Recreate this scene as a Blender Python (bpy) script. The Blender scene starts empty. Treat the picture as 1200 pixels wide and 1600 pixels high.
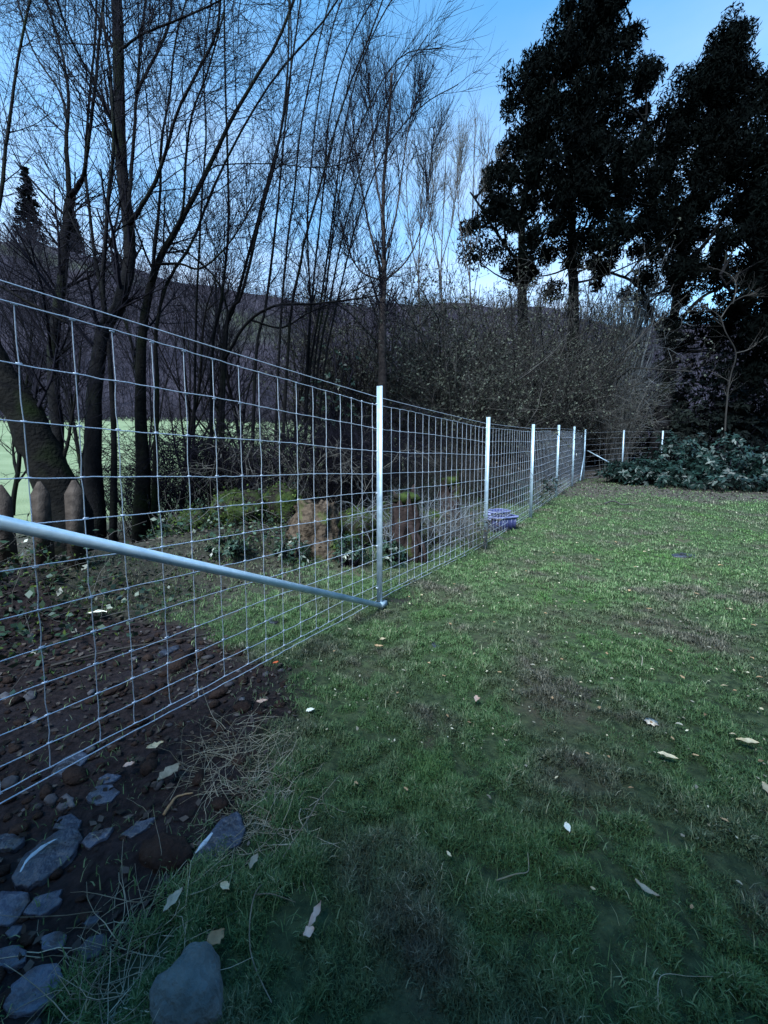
import bpy, math
import numpy as np
from mathutils import noise as mn, Vector

rng = np.random.default_rng(11)
scene = bpy.context.scene
COL = scene.collection

# ------------------------------------------------------------------ camera
F_PX, W_PX, H_PX = 615.0, 1200.0, 1600.0
V0 = 755.0                      # image row of the optical axis (the frame is shifted a little)
PITCH = math.atan((V0 - 700) / F_PX)
CAM_H = 1.38
CP, SP = math.cos(PITCH), math.sin(PITCH)
cam_data = bpy.data.cameras.new('camera')
cam_data.sensor_fit = 'VERTICAL'
cam_data.sensor_height = 36.0
cam_data.sensor_width = 27.0
cam_data.lens = F_PX / H_PX * 36.0
cam_data.shift_y = -(H_PX / 2 - V0) / H_PX
cam_data.clip_start = 0.05
cam_data.clip_end = 4000
cam = bpy.data.objects.new('camera', cam_data)
COL.objects.link(cam)
cam.location = (0, 0, CAM_H)
cam.rotation_euler = (math.pi / 2 - PITCH, 0, 0)
scene.camera = cam

# ------------------------------------------------------------------ world / sun
SUN_AZ, SUN_EL = math.radians(-150), math.radians(50.0)
world = bpy.data.worlds.new('World')
scene.world = world
world.use_nodes = True
nt = world.node_tree
nt.nodes.clear()
w_out = nt.nodes.new('ShaderNodeOutputWorld')
w_bg = nt.nodes.new('ShaderNodeBackground')
w_bg.inputs['Strength'].default_value = 0.086
sky = nt.nodes.new('ShaderNodeTexSky')
sky.sky_type = 'NISHITA'
sky.sun_disc = False
sky.sun_elevation = SUN_EL
sky.sun_rotation = SUN_AZ
sky.air_density = 1.0
sky.dust_density = 0.25
sky.ozone_density = 3.5
tint = nt.nodes.new('ShaderNodeMix')
tint.data_type = 'RGBA'
tint.blend_type = 'MULTIPLY'
tint.inputs[0].default_value = 1.0
tint.inputs[7].default_value = (0.27, 0.97, 1.12, 1)
nt.links.new(sky.outputs[0], tint.inputs[6])
# thin evening cloud veil
tc = nt.nodes.new('ShaderNodeTexCoord')
mp = nt.nodes.new('ShaderNodeMapping')
mp.inputs['Scale'].default_value = (1.0, 1.0, 3.2)
cn = nt.nodes.new('ShaderNodeTexNoise')
cn.inputs['Scale'].default_value = 2.3
cn.inputs['Detail'].default_value = 5
cr = nt.nodes.new('ShaderNodeMapRange')
cr.inputs['From Min'].default_value = 0.30
cr.inputs['From Max'].default_value = 0.70
cr.inputs['To Min'].default_value = 0.25
cr.inputs['To Max'].default_value = 1.0
cm = nt.nodes.new('ShaderNodeMix')
cm.data_type = 'RGBA'
cm.inputs[7].default_value = (3.3, 3.6, 4.3, 1)
nt.links.new(tc.outputs['Generated'], mp.inputs['Vector'])
nt.links.new(mp.outputs[0], cn.inputs['Vector'])
nt.links.new(cn.outputs['Fac'], cr.inputs['Value'])
sx = nt.nodes.new('ShaderNodeSeparateXYZ')
nt.links.new(tc.outputs['Generated'], sx.inputs[0])
lo = nt.nodes.new('ShaderNodeMapRange')
lo.interpolation_type = 'SMOOTHSTEP'
lo.inputs['From Min'].default_value = 0.80
lo.inputs['From Max'].default_value = 0.18
lo.inputs['To Min'].default_value = 0.06
lo.inputs['To Max'].default_value = 0.95
nt.links.new(sx.outputs['Z'], lo.inputs['Value'])
ml = nt.nodes.new('ShaderNodeMath')
ml.operation = 'MULTIPLY'
nt.links.new(cr.outputs[0], ml.inputs[0])
nt.links.new(lo.outputs[0], ml.inputs[1])
nt.links.new(ml.outputs[0], cm.inputs[0])
nt.links.new(tint.outputs[2], cm.inputs[6])
nt.links.new(cm.outputs[2], w_bg.inputs['Color'])
nt.links.new(w_bg.outputs[0], w_out.inputs[0])

sun_data = bpy.data.lights.new('sun', 'SUN')
sun_data.energy = 2.6
sun_data.angle = math.radians(24)
sun_data.color = (0.86, 0.96, 1.0)
sun = bpy.data.objects.new('sun', sun_data)
COL.objects.link(sun)
sd = Vector((math.sin(SUN_AZ) * math.cos(SUN_EL), math.cos(SUN_AZ) * math.cos(SUN_EL), math.sin(SUN_EL)))
sun.rotation_euler = sd.to_track_quat('Z', 'Y').to_euler()

scene.view_settings.view_transform = 'Standard'
scene.view_settings.look = 'None'
scene.view_settings.gamma = 1.0
scene.view_settings.use_curve_mapping = False
scene.view_settings.exposure = 2.1
scene.render.engine = 'CYCLES'
scene.cycles.max_bounces = 5
scene.cycles.diffuse_bounces = 3
scene.cycles.glossy_bounces = 2
scene.cycles.transmission_bounces = 2


# ------------------------------------------------------------------ geometry of the place
def smooth(a, b, x):
    t = np.clip((np.asarray(x, float) - a) / (b - a), 0, 1)
    return t * t * (3 - 2 * t)


FD = np.array([math.sin(math.radians(33.37)), math.cos(math.radians(33.37))])   # fence direction
FN = np.array([-FD[1], FD[0]])                                                # to the wild side
FP = np.array([-0.07, 3.345])                                                 # near post
SPACING = 2.72


def fence_sw(x, y):
    dx, dy = np.asarray(x) - FP[0], np.asarray(y) - FP[1]
    return dx * FD[0] + dy * FD[1], dx * FN[0] + dy * FN[1]


def gz(x, y):
    """height of the ground"""
    x = np.asarray(x, float)
    y = np.asarray(y, float)
    s, w = fence_sw(x, y)
    z = 0.2 * smooth(4, 14, s) - 0.06 * smooth(1, 2.6, s) * (1 - smooth(4, 7, s))
    z = z + 0.035 * np.maximum(s - 14, 0) * (1 - smooth(20, 60, s) * 0.4)
    r = np.hypot(x, y)
    left = smooth(3, 9, w)
    z = z + left * (-0.25 * smooth(3, 9, w) + 0.098 * np.maximum(r - 13, 0))
    # earth bank on the wild side
    bank = np.exp(-((w - 2.35) / 0.55) ** 2) * smooth(-3.2, -1.6, s) * (1 - smooth(9, 12, s))
    z = z + 0.42 * bank
    # gentle unevenness
    z = z + 0.012 * np.sin(2.1 * x + 0.7 * y) * np.sin(1.7 * y - 0.4 * x + 1) + 0.008 * np.sin(5.3 * x + 1.2) * np.sin(4.1 * y + 0.3)
    # a small bank of soil turned up along the bottom of the fence
    z = z - 0.02 * np.exp(-(w / 0.25) ** 2) * (s < 0)
    return z


def P(u, v, d):
    """point seen at photo pixel (u, v) standing at depth d metres"""
    dx, dy = (u - 600) / F_PX * d, (V0 - v) / F_PX * d
    return np.array([dx, CP * d + SP * dy, CAM_H - SP * d + CP * dy])


def G(u, d):
    """point on the ground in image column u at depth d"""
    x, y = (u - 600) / F_PX * d, d
    for _ in range(12):
        z = float(gz(x, y))
        y = (d + (z - CAM_H) * SP) / CP
    return np.array([x, y, float(gz(x, y))])


def GP(u, v):
    """point where the view through pixel (u, v) meets the ground"""
    r = P(u, v, 1.0) - np.array([0, 0, CAM_H])
    t = 1.0
    z = 0.0
    for _ in range(30):
        t = (z - CAM_H) / r[2]
        z = float(gz(r[0] * t, r[1] * t))
    return np.array([r[0] * t, r[1] * t, z])


# ------------------------------------------------------------------ mesh helpers
class Buf:
    def __init__(self):
        self.v, self.q, self.t, self.a, self.n = [], [], [], [], 0

    def add(self, v, quads=None, tris=None, tone=None):
        v = np.asarray(v, float).reshape(-1, 3)
        if quads is not None and len(quads):
            self.q.append(np.asarray(quads, np.int64).reshape(-1, 4) + self.n)
        if tris is not None and len(tris):
            self.t.append(np.asarray(tris, np.int64).reshape(-1, 3) + self.n)
        self.v.append(v)
        if tone is None:
            tone = np.full(len(v), rng.random())
        self.a.append(np.broadcast_to(np.asarray(tone, float), (len(v),)))
        self.n += len(v)
        return self

    def mesh(self, name, origin=(0, 0, 0), smooth_shade=True):
        v = np.concatenate(self.v) - np.asarray(origin)
        q = np.concatenate(self.q) if self.q else np.zeros((0, 4), np.int64)
        t = np.concatenate(self.t) if self.t else np.zeros((0, 3), np.int64)
        me = bpy.data.meshes.new(name)
        me.vertices.add(len(v))
        me.vertices.foreach_set('co', v.astype(np.float32).ravel())
        loops = np.concatenate([q.ravel(), t.ravel()]).astype(np.int32)
        me.loops.add(len(loops))
        me.loops.foreach_set('vertex_index', loops)
        starts = np.concatenate([np.arange(len(q)) * 4, len(q) * 4 + np.arange(len(t)) * 3]).astype(np.int32)
        me.polygons.add(len(starts))
        me.polygons.foreach_set('loop_start', starts)
        me.update(calc_edges=True)
        if smooth_shade:
            me.polygons.foreach_set('use_smooth', np.ones(len(starts), bool))
        at = me.attributes.new('tone', 'FLOAT', 'POINT')
        at.data.foreach_set('value', np.concatenate(self.a).astype(np.float32))
        return me


def origin_of(o):
    p = np.zeros(3)
    while o is not None:
        p += np.array(o.location)
        o = o.parent
    return p


def obj(name, buf, mat, parent=None, label=None, cat=None, group=None, kind=None, flat=False, loc=None):
    org = origin_of(parent) if parent else (np.zeros(3) if loc is None else np.asarray(loc, float))
    me = buf.mesh(name, org, not flat)
    me.materials.append(mat)
    o = bpy.data.objects.new(name, me)
    COL.objects.link(o)
    if parent:
        o.parent = parent
    else:
        o.location = org
    return tag(o, label, cat, group, kind)


def tag(o, label=None, cat=None, group=None, kind=None):
    if label: o['label'] = label
    if cat: o['category'] = cat
    if group: o['group'] = group
    if kind: o['kind'] = kind
    return o


def thing(name, loc, label, cat, group=None):
    o = bpy.data.objects.new(name, None)
    o.empty_display_size = 0.2
    o.location = [float(c) for c in loc]
    COL.objects.link(o)
    return tag(o, label, cat, group)


def norm(a):
    return a / np.maximum(np.linalg.norm(a, axis=-1, keepdims=True), 1e-9)


def tubes(buf, pts, rad, k=5, tone=None, cap=False):
    """pts (N,n,3), rad (N,n): N tapered tubes"""
    pts = np.asarray(pts, float)
    if pts.ndim == 2:
        pts = pts[None]
    N, n, _ = pts.shape
    rad = np.broadcast_to(np.asarray(rad, float), (N, n))
    T = np.empty_like(pts)
    T[:, 1:-1] = pts[:, 2:] - pts[:, :-2]
    T[:, 0] = pts[:, 1] - pts[:, 0]
    T[:, -1] = pts[:, -1] - pts[:, -2]
    T = norm(T)
    m = norm(pts[:, -1] - pts[:, 0])
    ref = np.where(np.abs(m[:, 2:3]) > 0.75, np.array([[1.0, 0.13, 0]]), np.array([[0.0, 0.1, 1.0]]))
    U = norm(np.cross(T, ref[:, None, :]))
    V = np.cross(T, U)
    a = np.arange(k) / k * 2 * math.pi
    ring = pts[:, :, None, :] + rad[:, :, None, None] * (np.cos(a)[None, None, :, None] * U[:, :, None, :] + np.sin(a)[None, None, :, None] * V[:, :, None, :])
    idx = np.arange(N * n * k).reshape(N, n, k)
    q = np.stack([idx[:, :-1, :], np.roll(idx[:, :-1, :], -1, 2), np.roll(idx[:, 1:, :], -1, 2), idx[:, 1:, :]], -1).reshape(-1, 4)
    tris = None
    verts = ring.reshape(-1, 3)
    if tone is None:
        tone = np.repeat(rng.random(N), n * k)
    elif np.ndim(tone) == 1 and len(tone) == N:
        tone = np.repeat(tone, n * k)
    if cap:
        c0 = len(verts)
        verts = np.concatenate([verts, pts[:, 0], pts[:, -1]])
        i0 = c0 + np.arange(N)
        i1 = i0 + N
        f0, f1 = idx[:, 0, :], idx[:, -1, :]
        tris = np.concatenate([
            np.stack([np.repeat(i0, k), np.roll(f0, -1, 1).ravel(), f0.ravel()], -1),
            np.stack([np.repeat(i1, k), f1.ravel(), np.roll(f1, -1, 1).ravel()], -1)])
        if np.ndim(tone):
            tone = np.concatenate([tone, np.full(2 * N, 0.5)])
    buf.add(verts, q, tris, tone)
    return buf


def resample(pts, rad, n, wob=0.0):
    """smooth a polyline (Catmull-Rom) into n points"""
    pts = np.asarray(pts, float)
    rad = np.asarray(rad, float)
    m = len(pts)
    ext = np.concatenate([[2 * pts[0] - pts[1]], pts, [2 * pts[-1] - pts[-2]]])
    t = np.linspace(0, m - 1 - 1e-6, n)
    i = t.astype(int)
    f = (t - i)[:, None]
    p0, p1, p2, p3 = ext[i], ext[i + 1], ext[i + 2], ext[i + 3]
    out = 0.5 * (2 * p1 + (p2 - p0) * f + (2 * p0 - 5 * p1 + 4 * p2 - p3) * f ** 2 + (3 * p1 - p0 - 3 * p2 + p3) * f ** 3)
    r = np.interp(t, np.arange(m), rad)
    if wob:
        out[1:] += rng.normal(0, wob, (n - 1, 3)) * r[1:, None]
    return out, r


def grow(start, dirs, length, n=5, wob=0.18, up=0.0):
    """N wandering polylines"""
    N = len(start)
    pts = np.empty((N, n, 3))
    pts[:, 0] = start
    d = norm(dirs)
    step = (np.asarray(length) / (n - 1))[:, None]
    for k in range(1, n):
        d = norm(d + rng.normal(0, wob, (N, 3)) + np.array([0, 0, up]))
        pts[:, k] = pts[:, k - 1] + d * step
    return pts


def shoots(pts, rad, per, t0, t1, ang, l0, l1, rf, n=5, wob=0.18, up=0.05, rmin=0.002, taper=0.35):
    """side shoots off N polylines; returns (polylines, radii)"""
    N, m, _ = pts.shape
    t = rng.uniform(t0, t1, (N, per)) * (m - 1.001)
    i = t.astype(int)
    f = (t - i)[..., None]
    ii = np.arange(N)[:, None]
    st = pts[ii, i] * (1 - f) + pts[ii, i + 1] * f
    tg = norm(pts[ii, i + 1] - pts[ii, i])
    r0 = rad[ii, i] * (1 - f[..., 0]) + rad[ii, i + 1] * f[..., 0]
    rv = norm(rng.normal(0, 1, st.shape))
    side = norm(rv - (rv * tg).sum(-1, keepdims=True) * tg)
    a = np.radians(rng.normal(ang, 12, (N, per)))[..., None]
    d = tg * np.cos(a) + side * np.sin(a)
    L = rng.uniform(l0, l1, (N, per)) * (1.15 - 0.6 * (t / (m - 1)))
    p = grow(st.reshape(-1, 3), d.reshape(-1, 3), L.ravel(), n, wob, up)
    rr = np.maximum(r0.ravel() * rf, rmin)
    return p, rr[:, None] * np.linspace(1, taper, n)[None]


def leaves(buf, pos, size, long=1.8, flat=0.0, tone=None):
    """diamond leaves, slightly folded"""
    pos = np.asarray(pos, float)
    N = len(pos)
    a = norm(rng.normal(0, 1, (N, 3)) * np.array([1, 1, 1 - flat]))
    b = rng.normal(0, 1, (N, 3)) * np.array([1, 1, 1 - flat])
    b = norm(b - (a * b).sum(-1, keepdims=True) * a)
    c = np.cross(a, b)
    s = (np.asarray(size) * rng.uniform(0.65, 1.3, N))[:, None]
    la, wb = a * s * 0.5, b * s * 0.5 / long
    fold = c * s * 0.08
    v = np.stack([pos - la, pos + wb + fold, pos + la, pos - wb + fold], 1).reshape(-1, 3)
    if tone is None:
        tone = rng.random(N)
    buf.add(v, np.arange(4 * N).reshape(-1, 4), None, np.repeat(tone, 4))
    return buf


def sprays(buf, pos, size, long, tone):
    """upright pointed sprays of evergreen foliage"""
    N = len(pos)
    a = norm(rng.normal(0, 1, (N, 3)) + np.array([0, 0, 0.9]))
    b = rng.normal(0, 1, (N, 3))
    b = norm(b - (a * b).sum(-1, keepdims=True) * a)
    s = (size * rng.uniform(0.6, 1.5, N))[:, None]
    la, wb = a * s * 0.5, b * s * 0.5 / long
    v = np.stack([pos - la, pos + wb - la * 0.2, pos + la, pos - wb - la * 0.2], 1).reshape(-1, 3)
    buf.add(v, np.arange(4 * N).reshape(-1, 4), None, np.repeat(tone, 4))
    return buf


def box(buf, c, s, ax=None, tone=None):
    """box with centre c, size s, axes ax (3x3 rows)"""
    c = np.asarray(c, float)
    ax = np.eye(3) if ax is None else np.asarray(ax, float)
    v = np.array([[x, y, z] for z in (-.5, .5) for y in (-.5, .5) for x in (-.5, .5)]) * np.asarray(s)
    v = c + v @ ax
    buf.add(v, [[0, 2, 3, 1], [4, 5, 7, 6], [0, 1, 5, 4], [2, 6, 7, 3], [0, 4, 6, 2], [1, 3, 7, 5]], None, tone)
    return buf


# ------------------------------------------------------------------ materials
def mat(name, c1, c2=None, rough=0.85, nscale=6.0, bump=0.0, bscale=40.0, metal=0.0, tone=0.0, spec=0.08, c3=None, c3_scale=2.0, c3_range=(0.5, 0.65), detail=5.0, trans=0.0):
    """c1..c2 mixed by noise, c3 in larger patches, tone = brightness spread by the per-piece attribute"""
    m = bpy.data.materials.new(name)
    m.use_nodes = True
    n = m.node_tree
    L = n.links
    b = n.nodes['Principled BSDF']
    b.inputs['Roughness'].default_value = rough
    b.inputs['Metallic'].default_value = metal
    b.inputs['Specular IOR Level'].default_value = spec
    geo = n.nodes.new('ShaderNodeNewGeometry')
    c2 = c2 or c1
    nz = n.nodes.new('ShaderNodeTexNoise')
    nz.inputs['Scale'].default_value = nscale
    nz.inputs['Detail'].default_value = detail
    L.new(geo.outputs['Position'], nz.inputs['Vector'])
    mr = n.nodes.new('ShaderNodeMapRange')
    mr.inputs['From Min'].default_value = 0.35
    mr.inputs['From Max'].default_value = 0.65
    L.new(nz.outputs['Fac'], mr.inputs['Value'])
    mx = n.nodes.new('ShaderNodeMix')
    mx.data_type = 'RGBA'
    mx.inputs[6].default_value = (*c1, 1)
    mx.inputs[7].default_value = (*c2, 1)
    L.new(mr.outputs[0], mx.inputs[0])
    out = mx.outputs[2]
    if c3:
        n3 = n.nodes.new('ShaderNodeTexNoise')
        n3.inputs['Scale'].default_value = c3_scale
        n3.inputs['Detail'].default_value = 4
        L.new(geo.outputs['Position'], n3.inputs['Vector'])
        m3 = n.nodes.new('ShaderNodeMapRange')
        m3.inputs['From Min'].default_value = c3_range[0]
        m3.inputs['From Max'].default_value = c3_range[1]
        L.new(n3.outputs['Fac'], m3.inputs['Value'])
        x3 = n.nodes.new('ShaderNodeMix')
        x3.data_type = 'RGBA'
        x3.inputs[7].default_value = (*c3, 1)
        L.new(m3.outputs[0], x3.inputs[0])
        L.new(out, x3.inputs[6])
        out = x3.outputs[2]
    if tone:
        at = n.nodes.new('ShaderNodeAttribute')
        at.attribute_name = 'tone'
        r = n.nodes.new('ShaderNodeMapRange')
        r.inputs['To Min'].default_value = 1 - tone
        r.inputs['To Max'].default_value = 1 + tone
        L.new(at.outputs['Fac'], r.inputs['Value'])
        vm = n.nodes.new('ShaderNodeVectorMath')
        vm.operation = 'SCALE'
        L.new(out, vm.inputs[0])
        L.new(r.outputs[0], vm.inputs['Scale'])
        out = vm.outputs[0]
    L.new(out, b.inputs['Base Color'])
    if bump:
        bn = n.nodes.new('ShaderNodeTexNoise')
        bn.inputs['Scale'].default_value = bscale
        bn.inputs['Detail'].default_value = 6
        L.new(geo.outputs['Position'], bn.inputs['Vector'])
        bp = n.nodes.new('ShaderNodeBump')
        bp.inputs['Strength'].default_value = bump
        bp.inputs['Distance'].default_value = 0.02
        L.new(bn.outputs['Fac'], bp.inputs['Height'])
        L.new(bp.outputs[0], b.inputs['Normal'])
    if trans:
        tr = n.nodes.new('ShaderNodeBsdfTranslucent')
        L.new(out, tr.inputs['Color'])
        ms = n.nodes.new('ShaderNodeMixShader')
        ms.inputs[0].default_value = trans
        L.new(b.outputs[0], ms.inputs[1])
        L.new(tr.outputs[0], ms.inputs[2])
        L.new(ms.outputs[0], n.nodes['Material Output'].inputs['Surface'])
    return m


M = {}
M['steel'] = mat('galvanised_steel', (0.31, 0.41, 0.50), (0.42, 0.52, 0.61), 0.45, 22, 0.08, 80, metal=0.4, spec=0.5, c3=(0.27, 0.37, 0.46), c3_scale=9, c3_range=(0.48, 0.7))
M['brace'] = mat('brightened_galvanised_tube', (0.50, 0.66, 0.78), (0.62, 0.77, 0.88), 0.35, 26, 0.04, 80, metal=0.25, spec=0.5, c3=(0.40, 0.54, 0.66), c3_scale=7, c3_range=(0.5, 0.7))  # lighter, bluer copy of the steel colour, offsetting the hedge's shade on the brace
M['wire'] = mat('galvanised_wire', (0.52, 0.58, 0.70), (0.62, 0.67, 0.78), 0.40, 60, metal=0.35, spec=0.5)
M['orange'] = mat('orange_paint', (0.55, 0.12, 0.05), rough=0.5)
M['tag'] = mat('white_tag', (0.75, 0.75, 0.75), rough=0.4)
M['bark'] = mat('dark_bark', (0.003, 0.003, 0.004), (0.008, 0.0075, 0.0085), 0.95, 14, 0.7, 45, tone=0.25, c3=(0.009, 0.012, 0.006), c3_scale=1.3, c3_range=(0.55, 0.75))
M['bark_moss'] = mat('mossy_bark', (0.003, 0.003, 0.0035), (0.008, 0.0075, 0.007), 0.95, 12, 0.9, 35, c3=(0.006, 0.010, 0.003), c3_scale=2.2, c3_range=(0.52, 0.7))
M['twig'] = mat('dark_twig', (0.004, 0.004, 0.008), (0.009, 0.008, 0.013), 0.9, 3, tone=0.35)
M['birch'] = mat('birch_bark', (0.028, 0.021, 0.021), (0.060, 0.047, 0.044), 0.9, 20, 0.4, 60, tone=0.2)
M['twig_brown'] = mat('brown_twig', (0.020, 0.019, 0.019), (0.046, 0.042, 0.040), 0.9, 2, tone=0.5)
M['twig_pale'] = mat('pale_lichen_twig', (0.07, 0.078, 0.088), (0.13, 0.14, 0.155), 0.9, 2, tone=0.5)
M['twig_grey'] = mat('grey_twig', (0.06, 0.057, 0.056), (0.11, 0.105, 0.10), 0.9, 2, tone=0.5)
M['litter_leaf'] = mat('litter_leaf', (0.026, 0.021, 0.021), (0.075, 0.062, 0.056), 0.85, 3, tone=0.7)
M['shrub_leaf'] = mat('dull_shrub_leaf', (0.034, 0.038, 0.030), (0.066, 0.070, 0.055), 0.8, 1.5, tone=0.6)
M['dead_leaf'] = mat('withered_leaf', (0.055, 0.044, 0.036), (0.115, 0.096, 0.078), 0.85, 3, tone=0.6, trans=0.2)
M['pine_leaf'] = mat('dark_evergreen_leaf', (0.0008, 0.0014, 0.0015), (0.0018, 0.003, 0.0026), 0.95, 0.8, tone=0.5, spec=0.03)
M['laurel_leaf'] = mat('laurel_leaf', (0.004, 0.014, 0.012), (0.008, 0.025, 0.020), 0.5, 1.2, tone=0.55, spec=0.4)
M['ivy_leaf'] = mat('ivy_leaf', (0.014, 0.030, 0.018), (0.028, 0.052, 0.030), 0.40, 2, tone=0.6, spec=0.45)
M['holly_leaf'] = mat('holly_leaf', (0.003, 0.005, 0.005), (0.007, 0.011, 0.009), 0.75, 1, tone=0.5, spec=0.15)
M['moss'] = mat('moss', (0.014, 0.024, 0.008), (0.034, 0.049, 0.013), 0.95, 14, 1.0, 40, c3=(0.016, 0.014, 0.012), c3_scale=5.0, c3_range=(0.45, 0.58))
M['moss_tuft'] = mat('moss_tuft', (0.022, 0.040, 0.010), (0.055, 0.082, 0.020), 0.9, 6, tone=0.6)
M['stump'] = mat('rotten_stump_wood', (0.030, 0.022, 0.017), (0.095, 0.070, 0.052), 0.95, 22, 1.0, 30, c3=(0.055, 0.085, 0.02), c3_scale=3.5, c3_range=(0.55, 0.66))
M['stump_dark'] = mat('dark_stump_wood', (0.014, 0.010, 0.010), (0.034, 0.024, 0.023), 0.95, 10, 0.9, 30, c3=(0.030, 0.042, 0.010), c3_scale=4.0, c3_range=(0.56, 0.68))
M['plank'] = mat('weathered_plank', (0.030, 0.024, 0.022), (0.062, 0.050, 0.045), 0.9, 16, 0.4, 80, tone=0.2)
M['slate'] = mat('blue_slate', (0.030, 0.036, 0.060), (0.075, 0.086, 0.125), 0.36, 9, 1.0, 34, tone=0.45, spec=0.5, c3=(0.022, 0.018, 0.022), c3_scale=9, c3_range=(0.50, 0.62))
M['quartz'] = mat('quartz_vein', (0.40, 0.46, 0.54), rough=0.3, spec=0.5)
M['grey_stone'] = mat('grey_stone', (0.075, 0.092, 0.098), (0.14, 0.16, 0.165), 0.55, 14, 0.8, 50, tone=0.15, c3=(0.13, 0.16, 0.18), c3_scale=6)
M['pebble'] = mat('pebble', (0.035, 0.033, 0.042), (0.10, 0.093, 0.10), 0.7, 12, 0.3, 60, tone=0.6)
M['clod'] = mat('soil_clod', (0.022, 0.014, 0.013), (0.04, 0.026, 0.022), 0.95, 14, 0.9, 50)
M['plastic'] = mat('violet_blue_plastic', (0.030, 0.034, 0.10), (0.04, 0.045, 0.13), 0.35, 5, spec=0.5)
M['plastic_rim'] = mat('pale_violet_plastic', (0.15, 0.17, 0.33), (0.19, 0.21, 0.38), 0.35, 5, spec=0.5)
M['straw'] = mat('dry_straw', (0.20, 0.18, 0.13), (0.33, 0.30, 0.24), 0.8, 8, tone=0.5)
M['leaf_pale'] = mat('bleached_leaf', (0.36, 0.29, 0.18), (0.54, 0.45, 0.31), 0.6, 30, tone=0.25)
M['fleck'] = mat('bleached_fleck', (0.20, 0.18, 0.12), (0.46, 0.42, 0.32), 0.7, 8, tone=0.5)
M['leaf_tan'] = mat('tan_leaf', (0.24, 0.15, 0.085), (0.36, 0.24, 0.14), 0.7, 30, tone=0.3)
M['leaf_grey'] = mat('grey_leaf', (0.20, 0.18, 0.14), (0.32, 0.29, 0.23), 0.6, 30, tone=0.25)
M['leaf_pink'] = mat('pinkish_leaf', (0.45, 0.28, 0.22), (0.58, 0.42, 0.36), 0.7, 30, tone=0.2)
M['white'] = mat('white_chip', (0.80, 0.77, 0.66), rough=0.5)
M['blossom'] = mat('blossom', (0.72, 0.60, 0.48), (0.80, 0.70, 0.60), 0.7, 30)
M['rubber'] = mat('dark_stick', (0.012, 0.012, 0.014), (0.02, 0.02, 0.022), 0.6, 30)
M['hill'] = mat('bare_wood_hillside', (0.022, 0.020, 0.030), (0.042, 0.036, 0.048), 0.95, 0.05, c3=(0.05, 0.06, 0.035), c3_scale=0.02, c3_range=(0.55, 0.7))
M['far_twig'] = mat('far_bare_tree', (0.018, 0.017, 0.026), (0.042, 0.036, 0.048), 0.95, 0.06, tone=0.5)
M['ground'] = None


def ground_material():
    m = bpy.data.materials.new('lawn_and_soil')
    m.use_nodes = True
    n = m.node_tree
    L = n.links
    b = n.nodes['Principled BSDF']
    b.inputs['Roughness'].default_value = 0.95
    b.inputs['Specular IOR Level'].default_value = 0.15
    geo = n.nodes.new('ShaderNodeNewGeometry')

    def nz(scale, det=5):
        x = n.nodes.new('ShaderNodeTexNoise')
        x.inputs['Scale'].default_value = scale
        x.inputs['Detail'].default_value = det
        L.new(geo.outputs['Position'], x.inputs['Vector'])
        return x.outputs['Fac']

    def rng_(s, a, c):
        x = n.nodes.new('ShaderNodeMapRange')
        x.inputs['From Min'].default_value = a
        x.inputs['From Max'].default_value = c
        L.new(s, x.inputs['Value'])
        return x.outputs[0]

    def mix(f, a, c):
        x = n.nodes.new('ShaderNodeMix')
        x.data_type = 'RGBA'
        L.new(f, x.inputs[0])
        for s, i in ((a, 6), (c, 7)):
            if isinstance(s, tuple):
                x.inputs[i].default_value = (*s, 1)
            else:
                L.new(s, x.inputs[i])
        return x.outputs[2]

    def attr(k):
        x = n.nodes.new('ShaderNodeAttribute')
        x.attribute_name = k
        return x.outputs['Fac']

    lawn = mix(rng_(nz(22), 0.35, 0.65), (0.020, 0.032, 0.016), (0.055, 0.075, 0.036))
    lawn = mix(rng_(nz(1.6), 0.52, 0.68), lawn, (0.060, 0.052, 0.036))
    soil = mix(rng_(nz(30, 8), 0.35, 0.65), (0.009, 0.006, 0.007), (0.026, 0.018, 0.019))
    soil = mix(rng_(nz(4), 0.5, 0.7), soil, (0.020, 0.016, 0.020))
    litter = mix(rng_(nz(18, 8), 0.38, 0.62), (0.028, 0.024, 0.021), (0.085, 0.074, 0.066))
    field = mix(rng_(nz(0.5), 0.3, 0.7), (0.115, 0.15, 0.080), (0.185, 0.22, 0.130))
    c = mix(attr('litter'), lawn, litter)
    c = mix(attr('dirt'), c, soil)
    c = mix(attr('field'), c, field)
    L.new(c, b.inputs['Base Color'])
    bp = n.nodes.new('ShaderNodeBump')
    bp.inputs['Strength'].default_value = 0.9
    bp.inputs['Distance'].default_value = 0.03
    L.new(nz(28, 8), bp.inputs['Height'])
    L.new(bp.outputs[0], b.inputs['Normal'])
    return m


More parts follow.
